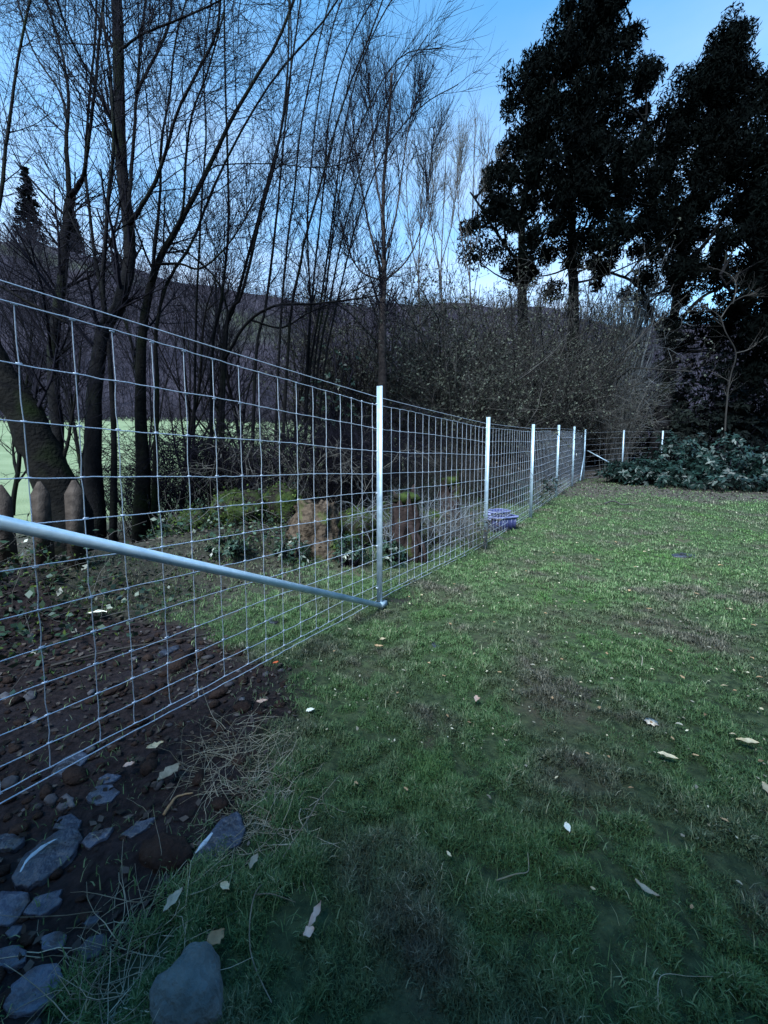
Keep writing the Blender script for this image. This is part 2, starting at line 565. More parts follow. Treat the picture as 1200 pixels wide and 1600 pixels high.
def grass_material():
    m = bpy.data.materials.new('grass_blade')
    m.use_nodes = True
    n = m.node_tree
    L = n.links
    b = n.nodes['Principled BSDF']
    b.inputs['Roughness'].default_value = 0.55
    b.inputs['Specular IOR Level'].default_value = 0.3
    geo = n.nodes.new('ShaderNodeNewGeometry')
    at = n.nodes.new('ShaderNodeAttribute')
    at.attribute_name = 'tone'

    def ramp(src, stops):
        r = n.nodes.new('ShaderNodeValToRGB')
        e = r.color_ramp.elements
        while len(e) < len(stops):
            e.new(0.5)
        for k, (p, c) in enumerate(stops):
            e[k].position = p
            e[k].color = (*c, 1)
        L.new(src, r.inputs[0])
        return r.outputs[0]

    green = ramp(at.outputs['Fac'], [(0.0, (0.018, 0.040, 0.015)), (0.42, (0.062, 0.122, 0.043)), (0.75, (0.135, 0.225, 0.090)), (0.92, (0.22, 0.28, 0.145)), (1.0, (0.40, 0.40, 0.26))])
    dull = ramp(at.outputs['Fac'], [(0.0, (0.028, 0.027, 0.021)), (0.5, (0.088, 0.086, 0.064)), (0.85, (0.18, 0.17, 0.125)), (1.0, (0.38, 0.34, 0.27))])
    lush = ramp(at.outputs['Fac'], [(0.0, (0.035, 0.085, 0.022)), (0.5, (0.07, 0.16, 0.042)), (1.0, (0.14, 0.24, 0.075))])

    def noise_fac(scale, a, c, det=4):
        x = n.nodes.new('ShaderNodeTexNoise')
        x.inputs['Scale'].default_value = scale
        x.inputs['Detail'].default_value = det
        L.new(geo.outputs['Position'], x.inputs['Vector'])
        r = n.nodes.new('ShaderNodeMapRange')
        r.inputs['From Min'].default_value = a
        r.inputs['From Max'].default_value = c
        L.new(x.outputs['Fac'], r.inputs['Value'])
        return r.outputs[0]

    def mix(f, a, c):
        x = n.nodes.new('ShaderNodeMix')
        x.data_type = 'RGBA'
        L.new(f, x.inputs[0])
        L.new(a, x.inputs[6])
        L.new(c, x.inputs[7])
        return x.outputs[2]

    c = mix(noise_fac(1.5, 0.46, 0.62), green, dull)
    c = mix(noise_fac(0.9, 0.54, 0.68, 3), c, lush)
    L.new(c, b.inputs['Base Color'])
    tr = n.nodes.new('ShaderNodeBsdfTranslucent')
    L.new(c, tr.inputs['Color'])
    ms = n.nodes.new('ShaderNodeMixShader')
    ms.inputs[0].default_value = 0.3
    L.new(b.outputs[0], ms.inputs[1])
    L.new(tr.outputs[0], ms.inputs[2])
    L.new(ms.outputs[0], n.nodes['Material Output'].inputs['Surface'])
    return m


M['ground'] = ground_material()
M['grass'] = grass_material()

# ------------------------------------------------------------------ zones of the ground
XE_Y = np.array([-1, 0.3, 0.7, 0.95, 1.2, 1.45, 1.8, 2.1, 2.35, 2.6, 3.0])
XE_X = np.array([-1.2, -1.05, -0.90, -0.70, -0.52, -0.47, -0.50, -0.47, -0.55, -0.95, -1.5])


def wobble(x, y, k=1.0):
    return 0.5 * np.sin(3.1 * k * x + 1.3) * np.sin(2.7 * k * y + 0.4) + 0.3 * np.sin(7.3 * k * x + 2.2 * k * y) + 0.2 * np.sin(13.1 * k * y - 9 * k * x + 2)


def zones(x, y):
    s, w = fence_sw(x, y)
    wb = wobble(x, y)
    near = smooth(-0.20, 0.20, np.interp(y, XE_Y, XE_X) - x + 0.11 * wb + 0.09 * wobble(x, y, 3.7) + 0.06 * wobble(y, x, 8.3)) * (y < 3.0)
    wild = smooth(0.7, 1.5, w + 0.35 * wb) * (1 - smooth(5, 10, w))
    wild2 = smooth(0.15, 0.5, w + 0.2 * wb) * smooth(-0.6, -2.4, s + 0.5 * wb)
    spot = np.exp(-(((x - 0.18) / 0.22) ** 2 + ((y - 3.42) / 0.12) ** 2)) * 0.9
    dirt = np.clip(np.maximum.reduce([near, 0.55 * wild, 0.9 * wild2, spot]), 0, 1)
    # far edge of the lawn
    edge = 10.9 - 0.42 * np.maximum(x - 4.2, 0)
    lit = smooth(-0.9, 0.9, y - edge + 0.8 * wobble(x, y, 0.6))
    lit = np.maximum(lit, smooth(0.5, 1.2, w) * 0.5)
    r = np.hypot(x, y)
    field = smooth(6.5, 8.5, w) * smooth(9, 11, r)
    return dirt, lit * (1 - field), field


# ------------------------------------------------------------------ ground sheet (polar, fine near the camera)
def polar_sheet(radii, na, zf):
    a = np.linspace(0, 2 * math.pi, na, endpoint=False)
    R, A = np.meshgrid(radii, a, indexing='ij')
    X, Y = R * np.sin(A), R * np.cos(A)
    Z = zf(X, Y, R, A)
    v = np.stack([X, Y, Z], -1).reshape(-1, 3)
    idx = np.arange(len(radii) * na).reshape(len(radii), na)
    q = np.stack([idx[:-1], np.roll(idx[:-1], -1, 1), np.roll(idx[1:], -1, 1), idx[1:]], -1).reshape(-1, 4)[:, ::-1]
    return v, q


def rough(x, y, r):
    d, l, f = zones(x, y)
    h = 0.006 * wobble(x, y, 4.1) + (0.010 * d) * (wobble(x, y, 6.3) + 0.7 * wobble(y, x, 11.0))
    return h * np.exp(-r / 14)


radii = np.concatenate([[0.02], np.geomspace(0.25, 75, 200)])
v, q = polar_sheet(radii, 288, lambda X, Y, R, A: gz(X, Y) + rough(X, Y, R))
gb = Buf().add(v, q, None, 0.5)
ground = obj('ground', gb, M['ground'], kind='structure')
d_, l_, f_ = zones(v[:, 0], v[:, 1])
for k, arr in (('dirt', d_), ('litter', l_), ('field', f_)):
    at = ground.data.attributes.new(k, 'FLOAT', 'POINT')
    at.data.foreach_set('value', arr.astype(np.float32))

# hill: skyline heights read from the photograph, carried on behind the camera at a similar height
SKY_UV = [(-500, 330), (-200, 345), (0, 368), (150, 395), (300, 440), (420, 462), (540, 474), (700, 470), (850, 480), (980, 508), (1100, 500), (1250, 490), (1700, 480)]
az, el = [], []
for u_, v_ in SKY_UV:
    p_ = P(u_, v_, 1.0) - np.array([0, 0, CAM_H])
    az.append(math.atan2(p_[0], p_[1]))
    el.append(p_[2] / math.hypot(p_[0], p_[1]))
az = [-math.pi, -2.0] + az + [2.0, math.pi]
el = [0.12, 0.30] + el + [0.22, 0.12]
CREST = 165.0


def hill_z(X, Y, R, A):
    a = np.where(A > math.pi, A - 2 * math.pi, A)
    e = np.interp(a, az, el)
    base = gz(X / R * 68, Y / R * 68)
    top = CAM_H + e * CREST
    t = np.clip((R - 68) / (CREST - 68), 0, 1)
    z = base - 0.6 + (top - base) * (t ** 1.15)
    z = z + (R > 75) * 1.6 * wobble(X, Y, 0.035) * smooth(75, 100, R)
    z = np.where(R > CREST, top - 0.05 * (R - CREST), z)
    return z


v, q = polar_sheet(np.concatenate([np.linspace(66, CREST, 40), [175, 200, 300, 700]]), 240, hill_z)
obj('hill', Buf().add(v, q, None, 0.5), M['hill'], kind='structure')

# bare woodland covering the hillside: reads as one mass
nT = 6500
ta = rng.uniform(-0.95, 0.95, nT)
tr_ = np.sqrt(rng.uniform(64 ** 2, (CREST - 1) ** 2, nT))
tx, ty = tr_ * np.sin(ta), tr_ * np.cos(ta)
tz = hill_z(tx, ty, tr_, ta)
base = np.stack([tx, ty, tz - 0.3], -1)
th = rng.gamma(6, 0.95, nT) * (0.7 + 0.3 * tr_ / CREST)
wb_ = Buf()
trunk = grow(base, np.tile([0, 0, 1.0], (nT, 1)) + rng.normal(0, 0.14, (nT, 3)), th, 4, 0.12, 0.06)
trr = (th * 0.010)[:, None] * np.array([[1, 0.8, 0.5, 0.2]])
tone_t = rng.random(nT)
tubes(wb_, trunk, trr, 3, tone_t)
sp, sr = shoots(trunk, trr, 14, 0.2, 0.97, 42, 1.2, 3.0, 0.5, n=3, wob=0.2, up=0.08, rmin=0.03)
tubes(wb_, sp, sr, 3, np.repeat(tone_t, 14))
obj('far_bare_woodland', wb_, M['far_twig'], kind='stuff', label='dark bare winter woodland covering the far hillside', cat='woodland')


# scrubby hedgerow along the far edge of the field, too distant to count
nH = 1500
ha = rng.uniform(-1.1, 0.15, nH)
hr = rng.normal(60, 3.0, nH) + 3 * np.sin(ha * 9)
hx_, hy_ = hr * np.sin(ha), hr * np.cos(ha)
hb_ = np.stack([hx_, hy_, gz(hx_, hy_) - 0.1], -1)
hh_ = rng.gamma(4, 0.42, nH) * (0.6 + 0.5 * np.abs(np.sin(ha * 23)) + 0.4 * np.abs(np.sin(ha * 61)))
hbuf = Buf()
hs_ = grow(hb_, np.tile([0, 0, 1.0], (nH, 1)) + rng.normal(0, 0.3, (nH, 3)), hh_, 4, 0.2, 0.03)
hrr = (hh_ * 0.012 + 0.015)[:, None] * np.array([[1, 0.8, 0.6, 0.3]])
tubes(hbuf, hs_, hrr, 3)
h2, h2r = shoots(hs_, hrr, 9, 0.05, 0.95, 48, 0.5, 1.3, 0.6, n=3, wob=0.25, up=0.03, rmin=0.022)
tubes(hbuf, h2, h2r, 3)
obj('far_hedgerow', hbuf, M['far_twig'], kind='stuff', label='scrubby bare hedgerow along the far edge of the field', cat='hedgerow')


# ------------------------------------------------------------------ fences
BEND = 0.05            # the near panel swings a little towards the lawn


def ground_at(s, w=0.0):
    p = FP + FD * s + FN * (w + BEND * min(s, 0.0))
    return p[0], p[1], float(gz(p[0], p[1]))


fence = thing('wire_fence', (FP[0], FP[1], float(gz(*FP))), 'tall galvanised wire mesh fence with steel posts running from left foreground to the far corner', 'fence')
FA = np.array([[FD[0], FD[1], 0], [FN[0], FN[1], 0], [0, 0, 1]])
post_s = [-SPACING] + [SPACING * k for k in range(6)]
post_z = {}
for k, s in enumerate(post_s):
    x, y, z = ground_at(s)
    post_z[s] = z + (0.16 if s < 0 else 0.0)
    lean = rng.normal(0, 0.004, 2)
    pb = Buf()
    # angle-iron section: one flange along the fence, one across it
    a3 = FA.copy()
    a3[2] = norm(np.array([lean[0], lean[1], 1.0]))
    hgt = 1.88
    c = np.array([x, y, z]) + a3[2] * (hgt / 2 - 0.10)
    box(pb, c - FA[1] * 0.028 + FA[0] * 0.0, (0.050, 0.006, hgt + 0.2), a3)
    box(pb, c - FA[1] * 0.0555 - FA[0] * 0.0222, (0.0055, 0.0488, hgt + 0.196), a3)
    post = obj('post', pb, M['steel'], fence, flat=True)
    for h in (0.165, 0.535, 0.99, 1.345, 1.735):
        tb = Buf()
        box(tb, np.array([x, y, post_z[s] + h]) - FA[1] * 0.0275 + FA[0] * 0.0, (0.060, 0.016, 0.006), FA)
        obj('wire_tie', tb, M['wire'], post, flat=True)
    if k in (2, 3):
        ob = Buf()
        box(ob, np.array([x, y, z + (1.48 if k == 2 else 1.36)]) - FA[1] * 0.028 + FA[0] * 0.0262, (0.0022, 0.0085, 0.34 if k == 2 else 0.2), FA)
        obj('paint_mark', ob, M['orange'], post, flat=True)
CORNER = SPACING * 5
WIRE_H = np.array([0.03, 0.068, 0.165, 0.275, 0.40, 0.535, 0.672, 0.83, 0.99, 1.15, 1.345, 1.54, 1.735])
TOP_H = 1.80


def fence_z(s):
    return np.interp(s, post_s, [post_z[a] for a in post_s]) if s > -SPACING else post_z[-SPACING] + 0.0


S0 = -3.1
sw = np.arange(S0, CORNER + 0.001, 0.05)
zb = np.array([fence_z(s) for s in sw])
for i, h in enumerate(list(WIRE_H) + [TOP_H]):
    n_ = len(sw)
    sag = 0.004 * np.sin(sw * 2.3 + i) + 0.003 * np.sin(sw * 5.1 + 2 * i) + rng.normal(0, 0.0012, n_)
    if i == len(WIRE_H):
        sag = -0.004 * np.sin((sw % SPACING) / SPACING * math.pi)
    wl = BEND * np.minimum(sw, 0) + 0.004
    pts = np.stack([FP[0] + FD[0] * sw + FN[0] * wl, FP[1] + FD[1] * sw + FN[1] * wl, zb + h + sag], -1)
    wbuf = tubes(Buf(), pts[None], 0.0022 if i else 0.0026, 5)
    obj('line_wire', wbuf, M['wire'], fence)
kb = Buf()
for s in np.arange(S0 + 0.06, CORNER - 0.05, 0.15):
    z0 = fence_z(s)
    sj = s + rng.normal(0, 0.006)
    hs, off = [], []
    ws = WIRE_H[1:] if rng.random() < 0.85 else WIRE_H
    for a_, b_ in zip(ws[:-1], ws[1:]):
        hs += [a_, a_ + (b_ - a_) * 0.35, a_ + (b_ - a_) * 0.7]
        o1 = rng.normal(0, 0.0025)
        off += [rng.normal(0, 0.002), o1, o1 * 0.6]
    hs.append(ws[-1])
    off.append(0)
    hs, off = np.array(hs), np.array(off)
    ss = sj + off
    wl = BEND * min(s, 0.0) + 0.009
    pts = np.stack([FP[0] + FD[0] * ss + FN[0] * wl, FP[1] + FD[1] * ss + FN[1] * wl, z0 + hs], -1)
    obj('stay_wire', tubes(Buf(), pts[None], 0.0020, 4), M['wire'], fence)
    for h in ws:
        c = np.array([FP[0] + FD[0] * sj + FN[0] * (wl - 0.009), FP[1] + FD[1] * sj + FN[1] * (wl - 0.009), z0 + h])
        seg = np.stack([c - FA[0] * 0.009, c + FA[0] * 0.009])
        tubes(kb, seg[None] + FA[1] * 0.006, 0.0031, 4, cap=True)
obj('wire_knots', kb, M['wire'], fence, kind='stuff')

# diagonal brace: from the foot of the near post up to the left, on the lawn side of the mesh
foot = np.array(ground_at(-0.06)) - FA[1] * 0.075 + np.array([0, 0, 0.055])
r_ = P(0, 816, 1.0) - np.array([0, 0, CAM_H])
off_p = np.array([FP[0], FP[1], 0]) - FA[1] * 0.075
nl_ = norm(FA[1] - BEND * FA[0])
t_ = ((off_p - np.array([0, 0, CAM_H])) @ nl_) / (r_ @ nl_)
mid = np.array([0, 0, CAM_H]) + r_ * t_
dirb = norm(mid - foot)
end = foot + dirb * (2.72 / abs(dirb @ FA[0]))
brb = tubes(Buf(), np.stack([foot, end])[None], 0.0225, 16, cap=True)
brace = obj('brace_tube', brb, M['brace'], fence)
clb = Buf()
box(clb, foot + FA[0] * 0.05 - np.array([0, 0, 0.01]), (0.09, 0.035, 0.05), FA)
obj('clamp', clb, M['steel'], brace, flat=True)
tubes(Buf(), np.stack([foot, end])[None], 0.02, 8)
# corner bracing
cx, cy, cz = ground_at(CORNER)
c0 = np.array([cx, cy, cz])
bb = tubes(Buf(), np.stack([c0 - FA[0] * 0.95 - FA[1] * 0.06 + [0, 0, 0.04], c0 - FA[0] * 0.03 - FA[1] * 0.06 + [0, 0, 1.05]])[None], 0.0225, 10, cap=True)
obj('brace_tube', bb, M['steel'], fence)
tb_ = Buf()
for s, h in ((4.72 * SPACING, 1.58), (4.35 * SPACING, 0.98)):
    x, y, z = ground_at(s)
    a = np.arange(12) / 12 * 2 * math.pi
    c = np.array([x, y, z + h]) - FA[1] * 0.012
    rv = c + 0.05 * (np.cos(a)[:, None] * FA[0] + np.sin(a)[:, None] * FA[2])
    vv = np.concatenate([rv, rv - FA[1] * 0.006, [c - FA[1] * 0.006]])
    tb_ = Buf().add(vv, [[k, (k + 1) % 12, 12 + (k + 1) % 12, 12 + k] for k in range(12)], [[24, 12 + k, 12 + (k + 1) % 12] for k in range(12)])
    obj('round_tag', tb_, M['tag'], fence)

# second fence running right from the corner, behind the laurel
far_pts = [(975, 672, 16.2), (1036, 673, 17.0), (1086, 674, 17.6), (1184, 676, 18.6)]
ff = thing('wire_fence', c0 + np.array([0.12, 0.05, 0]), 'distant wire fence with thin grey posts behind the dark green laurel heap', 'fence')
tops = [c0 + np.array([0.06, 0.03, 1.80])]
for u, v_, d in far_pts:
    g = G(u, d)
    tp = P(u, v_, d)
    g[:2] = tp[:2]
    g[2] = float(gz(g[0], g[1]))
    pb = Buf()
    h = tp[2] - g[2]
    box(pb, (g[0], g[1], g[2] + h / 2 - 0.1), (0.05, 0.05, h + 0.2))
    obj('post', pb, M['steel'], ff, flat=True)
    tops.append(np.array([g[0], g[1], g[2] + h]))
tops = np.array(tops)
ss = np.linspace(0, 4, 40)
line = np.stack([np.interp(ss, range(5), tops[:, k]) for k in range(3)], -1)
gl = gz(line[:, 0], line[:, 1])
for fr in (0.03, 0.1, 0.18, 0.27, 0.37, 0.48, 0.60, 0.72, 0.84, 0.97):
    l2 = line.copy()
    l2[:, 1] += 0.034
    l2[:, 2] = gl + (line[:, 2] - gl) * fr
    obj('line_wire', tubes(Buf(), l2[None], 0.0026, 3), M['wire'], ff)
for u0, v0, u1, v1, d in ((918, 704, 962, 728, 15.6), (1084, 694, 1062, 714, 17.3)):
    a, b2 = P(u0, v0, d), P(u1, v1, d - 0.5)
    obj('brace_tube', tubes(Buf(), np.stack([a, b2])[None], 0.022, 6, cap=True), M['steel'], ff)


# ------------------------------------------------------------------ trees
def stem_px(pix, d, dd=None, ground=None, rpx=None, n=24, wob=0.10):
    """main stem through photo pixels at depth d (+dd per point)"""
    pts = []
    if ground is not None:
        pts.append(G(ground, d) - np.array([0, 0, 0.08]))
    for k, (u, v_) in enumerate(pix):
        e = 0 if dd is None else dd * k / max(len(pix) - 1, 1)
        pts.append(P(u, v_, d + e))
    m = len(pts)
    r0, r1 = rpx
    rad = (r1 + (r0 - r1) * (1 - np.linspace(0, 1, m)) ** (2.2 if r0 > 8 else 1.2)) * d / F_PX * (0.74 if r0 > 12 else 0.42)
    if ground is not None:
        rad[0] *= 1.35
    return resample(pts, rad, n, wob)


def twigs_on(buf, stems, b1=12, b2=6, b3=3, l1=(0.6, 1.7), ang=36, up=0.05, r1=0.5, rmin=0.0029, t0=0.25, wob=0.065):
    """three orders of side shoots on stems [(pts, rad)] of equal sampling"""
    pts = np.stack([s[0] for s in stems])
    rad = np.stack([s[1] for s in stems])
    a, ar = shoots(pts, rad, int(b1 * 1.25), t0, 0.98, ang, l1[0], l1[1], r1 * 0.7, n=7, wob=wob, up=up, rmin=rmin * 1.6)
    tubes(buf, a, ar, 4)
    if b2:
        b, br = shoots(a, ar, b2, 0.12, 0.95, ang + 4, l1[0] * 0.6, l1[1] * 0.75, 0.55, n=6, wob=wob * 1.2, up=up, rmin=rmin)
        tubes(buf, b, br, 3)
        if b3:
            c, crr = shoots(b, br, max(b3 - 1, 1), 0.15, 0.9, ang + 6, l1[0] * 0.32, l1[1] * 0.38, 0.65, n=4, wob=wob * 1.3, up=up, rmin=rmin * 0.8)
            tubes(buf, c, crr, 3)
    return buf


def bare_tree(name, label, cat, d, stems, group=None, bark='bark', twig='twig', tw=None, upper=None, trunk_name='trunk'):
    """stems: (part name, ground column or None, pixels, (r0,r1) px, depth drift)"""
    g0 = [s for s in stems if s[1] is not None][0]
    loc = G(g0[1], d)
    t = thing(name, loc, label, cat, group)
    made = []
    for nm, gcol, pix, rpx, dd in stems:
        p, r = stem_px(pix, d, dd, gcol, rpx)
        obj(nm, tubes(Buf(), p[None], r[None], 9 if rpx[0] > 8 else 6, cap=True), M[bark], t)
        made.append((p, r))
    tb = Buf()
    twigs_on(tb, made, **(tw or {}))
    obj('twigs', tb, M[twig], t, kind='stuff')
    return t, made


# dark leaning trunk at the left edge
bare_tree('leaning_tree', 'thick dark mossy trunk leaning left behind the weathered pickets', 'tree', 3.9, [
    ('trunk', 112, [(82, 735), (40, 650), (-25, 545), (-90, 430), (-140, 300), (-170, 120)], (40, 28), -0.2),
    ('branch', None, [(88, 745), (104, 700), (112, 655), (121, 600), (126, 540)], (9, 3), 0.1),
    ('branch', None, [(-60, 480), (-20, 400), (2, 300), (8, 240), (20, 150), (32, 70), (52, -20)], (8, 4), 0.5),
    ('branch', None, [(-100, 400), (-30, 430), (40, 470), (105, 505)], (8, 4), 0.2),
], bark='bark_moss', tw=dict(b1=9, b2=5, b3=3, l1=(0.5, 1.3), rmin=0.0032))

bare_tree('bare_tree', 'slender dark tree forking into a Y left of the straightest trunk', 'tree', 5.2, [
    ('trunk', 92, [(88, 640), (84, 540), (95, 450), (103, 360), (110, 305)], (12.1, 9), 0.3),
    ('limb', None, [(109, 308), (104, 225), (107, 150), (96, 80), (62, -30)], (9, 4), 0.6),
    ('limb', None, [(111, 306), (130, 275), (137, 230), (150, 125), (155, 65), (166, -40)], (8.5, 4), -0.5),
    ('limb', None, [(105, 190), (94, 145), (50, 75), (22, -20)], (5, 2.5), 0.8),
    ('limb', None, [(150, 130), (120, 80), (95, 20), (70, -60)], (4, 2), -0.6),
], tw=dict(b1=14, b2=7, b3=3, l1=(0.6, 1.6)))

bare_tree('bare_tree', 'tallest straight dark trunk rising to the top edge, many limbs arching right', 'tree', 4.8, [
    ('trunk', 150, [(147, 700), (149, 600), (162, 520), (186, 476), (201, 420), (199, 340), (190, 260), (184, 130), (181, 0), (178, -110)], (16, 11), 0.4),
    ('stem', 176, [(178, 690), (173, 590), (165, 500), (152, 420), (147, 390), (138, 310), (133, 250), (140, 150), (150, 40), (150, -60)], (11, 4), 0.5),
    ('limb', None, [(166, 505), (160, 440), (165, 378), (170, 300), (177, 235), (174, 130), (160, 20)], (8, 4), -0.4),
    ('limb', None, [(201, 350), (216, 330), (240, 290), (260, 235), (276, 178), (310, 110), (338, 50), (346, -30)], (9, 4), -0.5),
    ('limb', None, [(200, 330), (205, 280), (210, 200), (215, 130), (220, 65), (231, -30)], (7, 4), 0.6),
    ('limb', None, [(214, 145), (228, 115), (246, 82), (264, 36), (271, -30)], (6, 3.5), 0.3),
    ('limb', None, [(186, 80), (205, 65), (226, 52), (280, 30), (330, 8), (380, -20)], (5, 2.5), -0.6),
    ('limb', None, [(192, 300), (172, 380), (150, 395), (120, 360), (95, 300), (60, 235)], (4, 2), 0.4),
], tw=dict(b1=16, b2=7, b3=3, l1=(0.5, 1.6)))

bare_tree('bare_tree', 'dark tree sweeping in a long curve right from a thick mossy stool', 'tree', 5.4, [
    ('trunk', 222, [(222, 720), (219, 610), (224, 500), (246, 415), (280, 350), (320, 275), (360, 190), (395, 130), (436, 60), (470, -30)], (15, 3), 0.5),
    ('limb', None, [(321, 273), (345, 258), (425, 256), (500, 262), (560, 250)], (2.6, 1.4), 0.6),
    ('limb', None, [(246, 413), (280, 412), (312, 420), (345, 395), (372, 360), (400, 310)], (5, 2), -0.3),
    ('limb', None, [(236, 440), (243, 380), (250, 300), (252, 220), (265, 150), (275, 60), (300, -30)], (6, 3), 0.7),
    ('limb', None, [(262, 385), (285, 330), (290, 250), (300, 180), (325, 110), (350, 20)], (5, 2.5), -0.5),
    ('stem', 240, [(243, 700), (246, 600), (243, 520), (262, 440), (300, 380), (330, 300), (380, 200), (430, 120), (500, 40), (540, -20)], (10, 3.5), 0.8),
], bark='bark_moss', tw=dict(b1=15, b2=7, b3=3, l1=(0.5, 1.5)))

tD, sD = bare_tree('coppiced_tree', 'coppice of many thin dark stems fanning upward left of the near post', 'tree', 6.3, [
    ('stem', 300, [(304, 610), (307, 480), (312, 375), (316, 300), (322, 200), (318, 100), (332, -10)], (5, 2.5), 0.3),
    ('stem', 330, [(331, 560), (345, 475), (355, 385), (357, 320), (355, 225), (352, 125), (350, -20)], (6, 3), -0.4),
    ('stem', 340, [(350, 540), (366, 480), (395, 375), (415, 295), (440, 200), (456, 100), (472, -20)], (7, 3), 0.5),
    ('stem', 345, [(353, 522), (378, 460), (405, 345), (425, 272), (437, 215), (449, 120), (452, -20)], (6.5, 3.2), -0.5),
    ('stem', 390, [(400, 560), (415, 480), (430, 360), (437, 290), (445, 200), (455, 100), (453, -20)], (6, 3), 0.8),
    ('stem', 425, [(437, 534), (449, 380), (460, 300), (470, 200), (490, 100), (520, -20)], (5, 2.5), 0.4),
    ('stem', 435, [(452, 512), (469, 417), (476, 375), (492, 320), (511, 250), (540, 150), (580, 50), (605, -20)], (6, 2.5), -0.3),
    ('limb', None, [(349, 565), (385, 506), (430, 478), (490, 475), (550, 468), (594, 461)], (6, 2.5), -0.4),
    ('limb', None, [(392, 500), (440, 512), (480, 490), (525, 470), (580, 440)], (4, 2), 0.5),
    ('limb', None, [(360, 500), (340, 440), (300, 400), (262, 385), (225, 350)], (4, 2), 0.3),
], tw=dict(b1=13, b2=7, b3=3, l1=(0.5, 1.5), rmin=0.0036))

bare_tree('coppiced_tree', 'spray of long arching bare shoots reaching right over the slim birch', 'tree', 7.6, [
    ('stem', 470, [(482, 600), (500, 480), (520, 340), (535, 220), (560, 110), (600, 20), (640, -40)], (5, 2), 0.2),
    ('stem', 482, [(495, 590), (515, 470), (540, 350), (575, 230), (620, 130), (668, 55)], (5, 1.6), -0.4),
    ('stem', 490, [(505, 590), (530, 460), (560, 340), (605, 230), (660, 165), (716, 132)], (5, 1.6), 0.5),
    ('stem', 475, [(480, 610), (485, 480), (480, 350), (490, 220), (505, 110), (530, 10), (560, -40)], (5, 2), 0.6),
    ('stem', 485, [(490, 590), (510, 450), (530, 300), (570, 180), (625, 90), (690, 75)], (4.5, 1.5), 0.0),
    ('stem', 478, [(478, 600), (490, 440), (505, 300), (515, 180), (545, 70), (600, -30)], (5, 2), -0.5),
], tw=dict(b1=16, b2=7, b3=2, l1=(0.6, 1.6), ang=28, up=0.05, rmin=0.0040))

bare_tree('birch_tree', 'slim brown bare birch with upswept twigs standing just behind the near post', 'tree', 9.5, [
    ('trunk', 598, [(597, 610), (598, 500), (600, 430), (600, 380), (599, 300), (606, 210), (612, 115)], (12.2, 3), 0.1),
    ('limb', None, [(597, 425), (580, 370), (566, 300), (556, 235), (545, 150)], (5, 1.6), 0.5),
    ('limb', None, [(601, 400), (618, 340), (628, 270), (640, 190), (650, 150)], (4.5, 1.5), -0.5),
    ('limb', None, [(600, 350), (588, 280), (582, 200), (575, 130)], (4, 1.5), -0.6),
    ('limb', None, [(600, 440), (640, 400), (665, 330), (672, 260), (680, 200)], (3.5, 1.4), 0.6),
    ('limb', None, [(598, 440), (560, 420), (535, 360), (525, 280)], (3.5, 1.4), -0.2),
], bark='birch', tw=dict(b1=17, b2=9, b3=3, l1=(0.7, 1.7), ang=26, up=0.12, rmin=0.0050))

for u, lab, seed_top in ((690, 'pale thin bare sapling between the birch and the dark evergreens', 215), (655, 'faint bare sapling close right of the brown birch', 250), (735, 'wispy bare sapling touching the left side of the dark evergreens', 185)):
    bare_tree('bare_sapling', lab, 'tree', 17 + (u % 7) * 0.3, [
        ('trunk', u, [(u + 2, 520), (u - 1, 430), (u + 3, 330), (u + 8, seed_top)], (3.6, 1.2), 0.2),
        ('limb', None, [(u, 440), (u - 14, 370), (u - 20, 300), (u - 16, 240)], (2.2, 1), 0.5),
        ('limb', None, [(u, 410), (u + 16, 350), (u + 24, 280), (u + 28, 230)], (2.2, 1), -0.5),
    ], bark='birch', twig='twig_grey', tw=dict(b1=14, b2=6, b3=2, l1=(1.0, 2.4), ang=26, up=0.12, rmin=0.008))


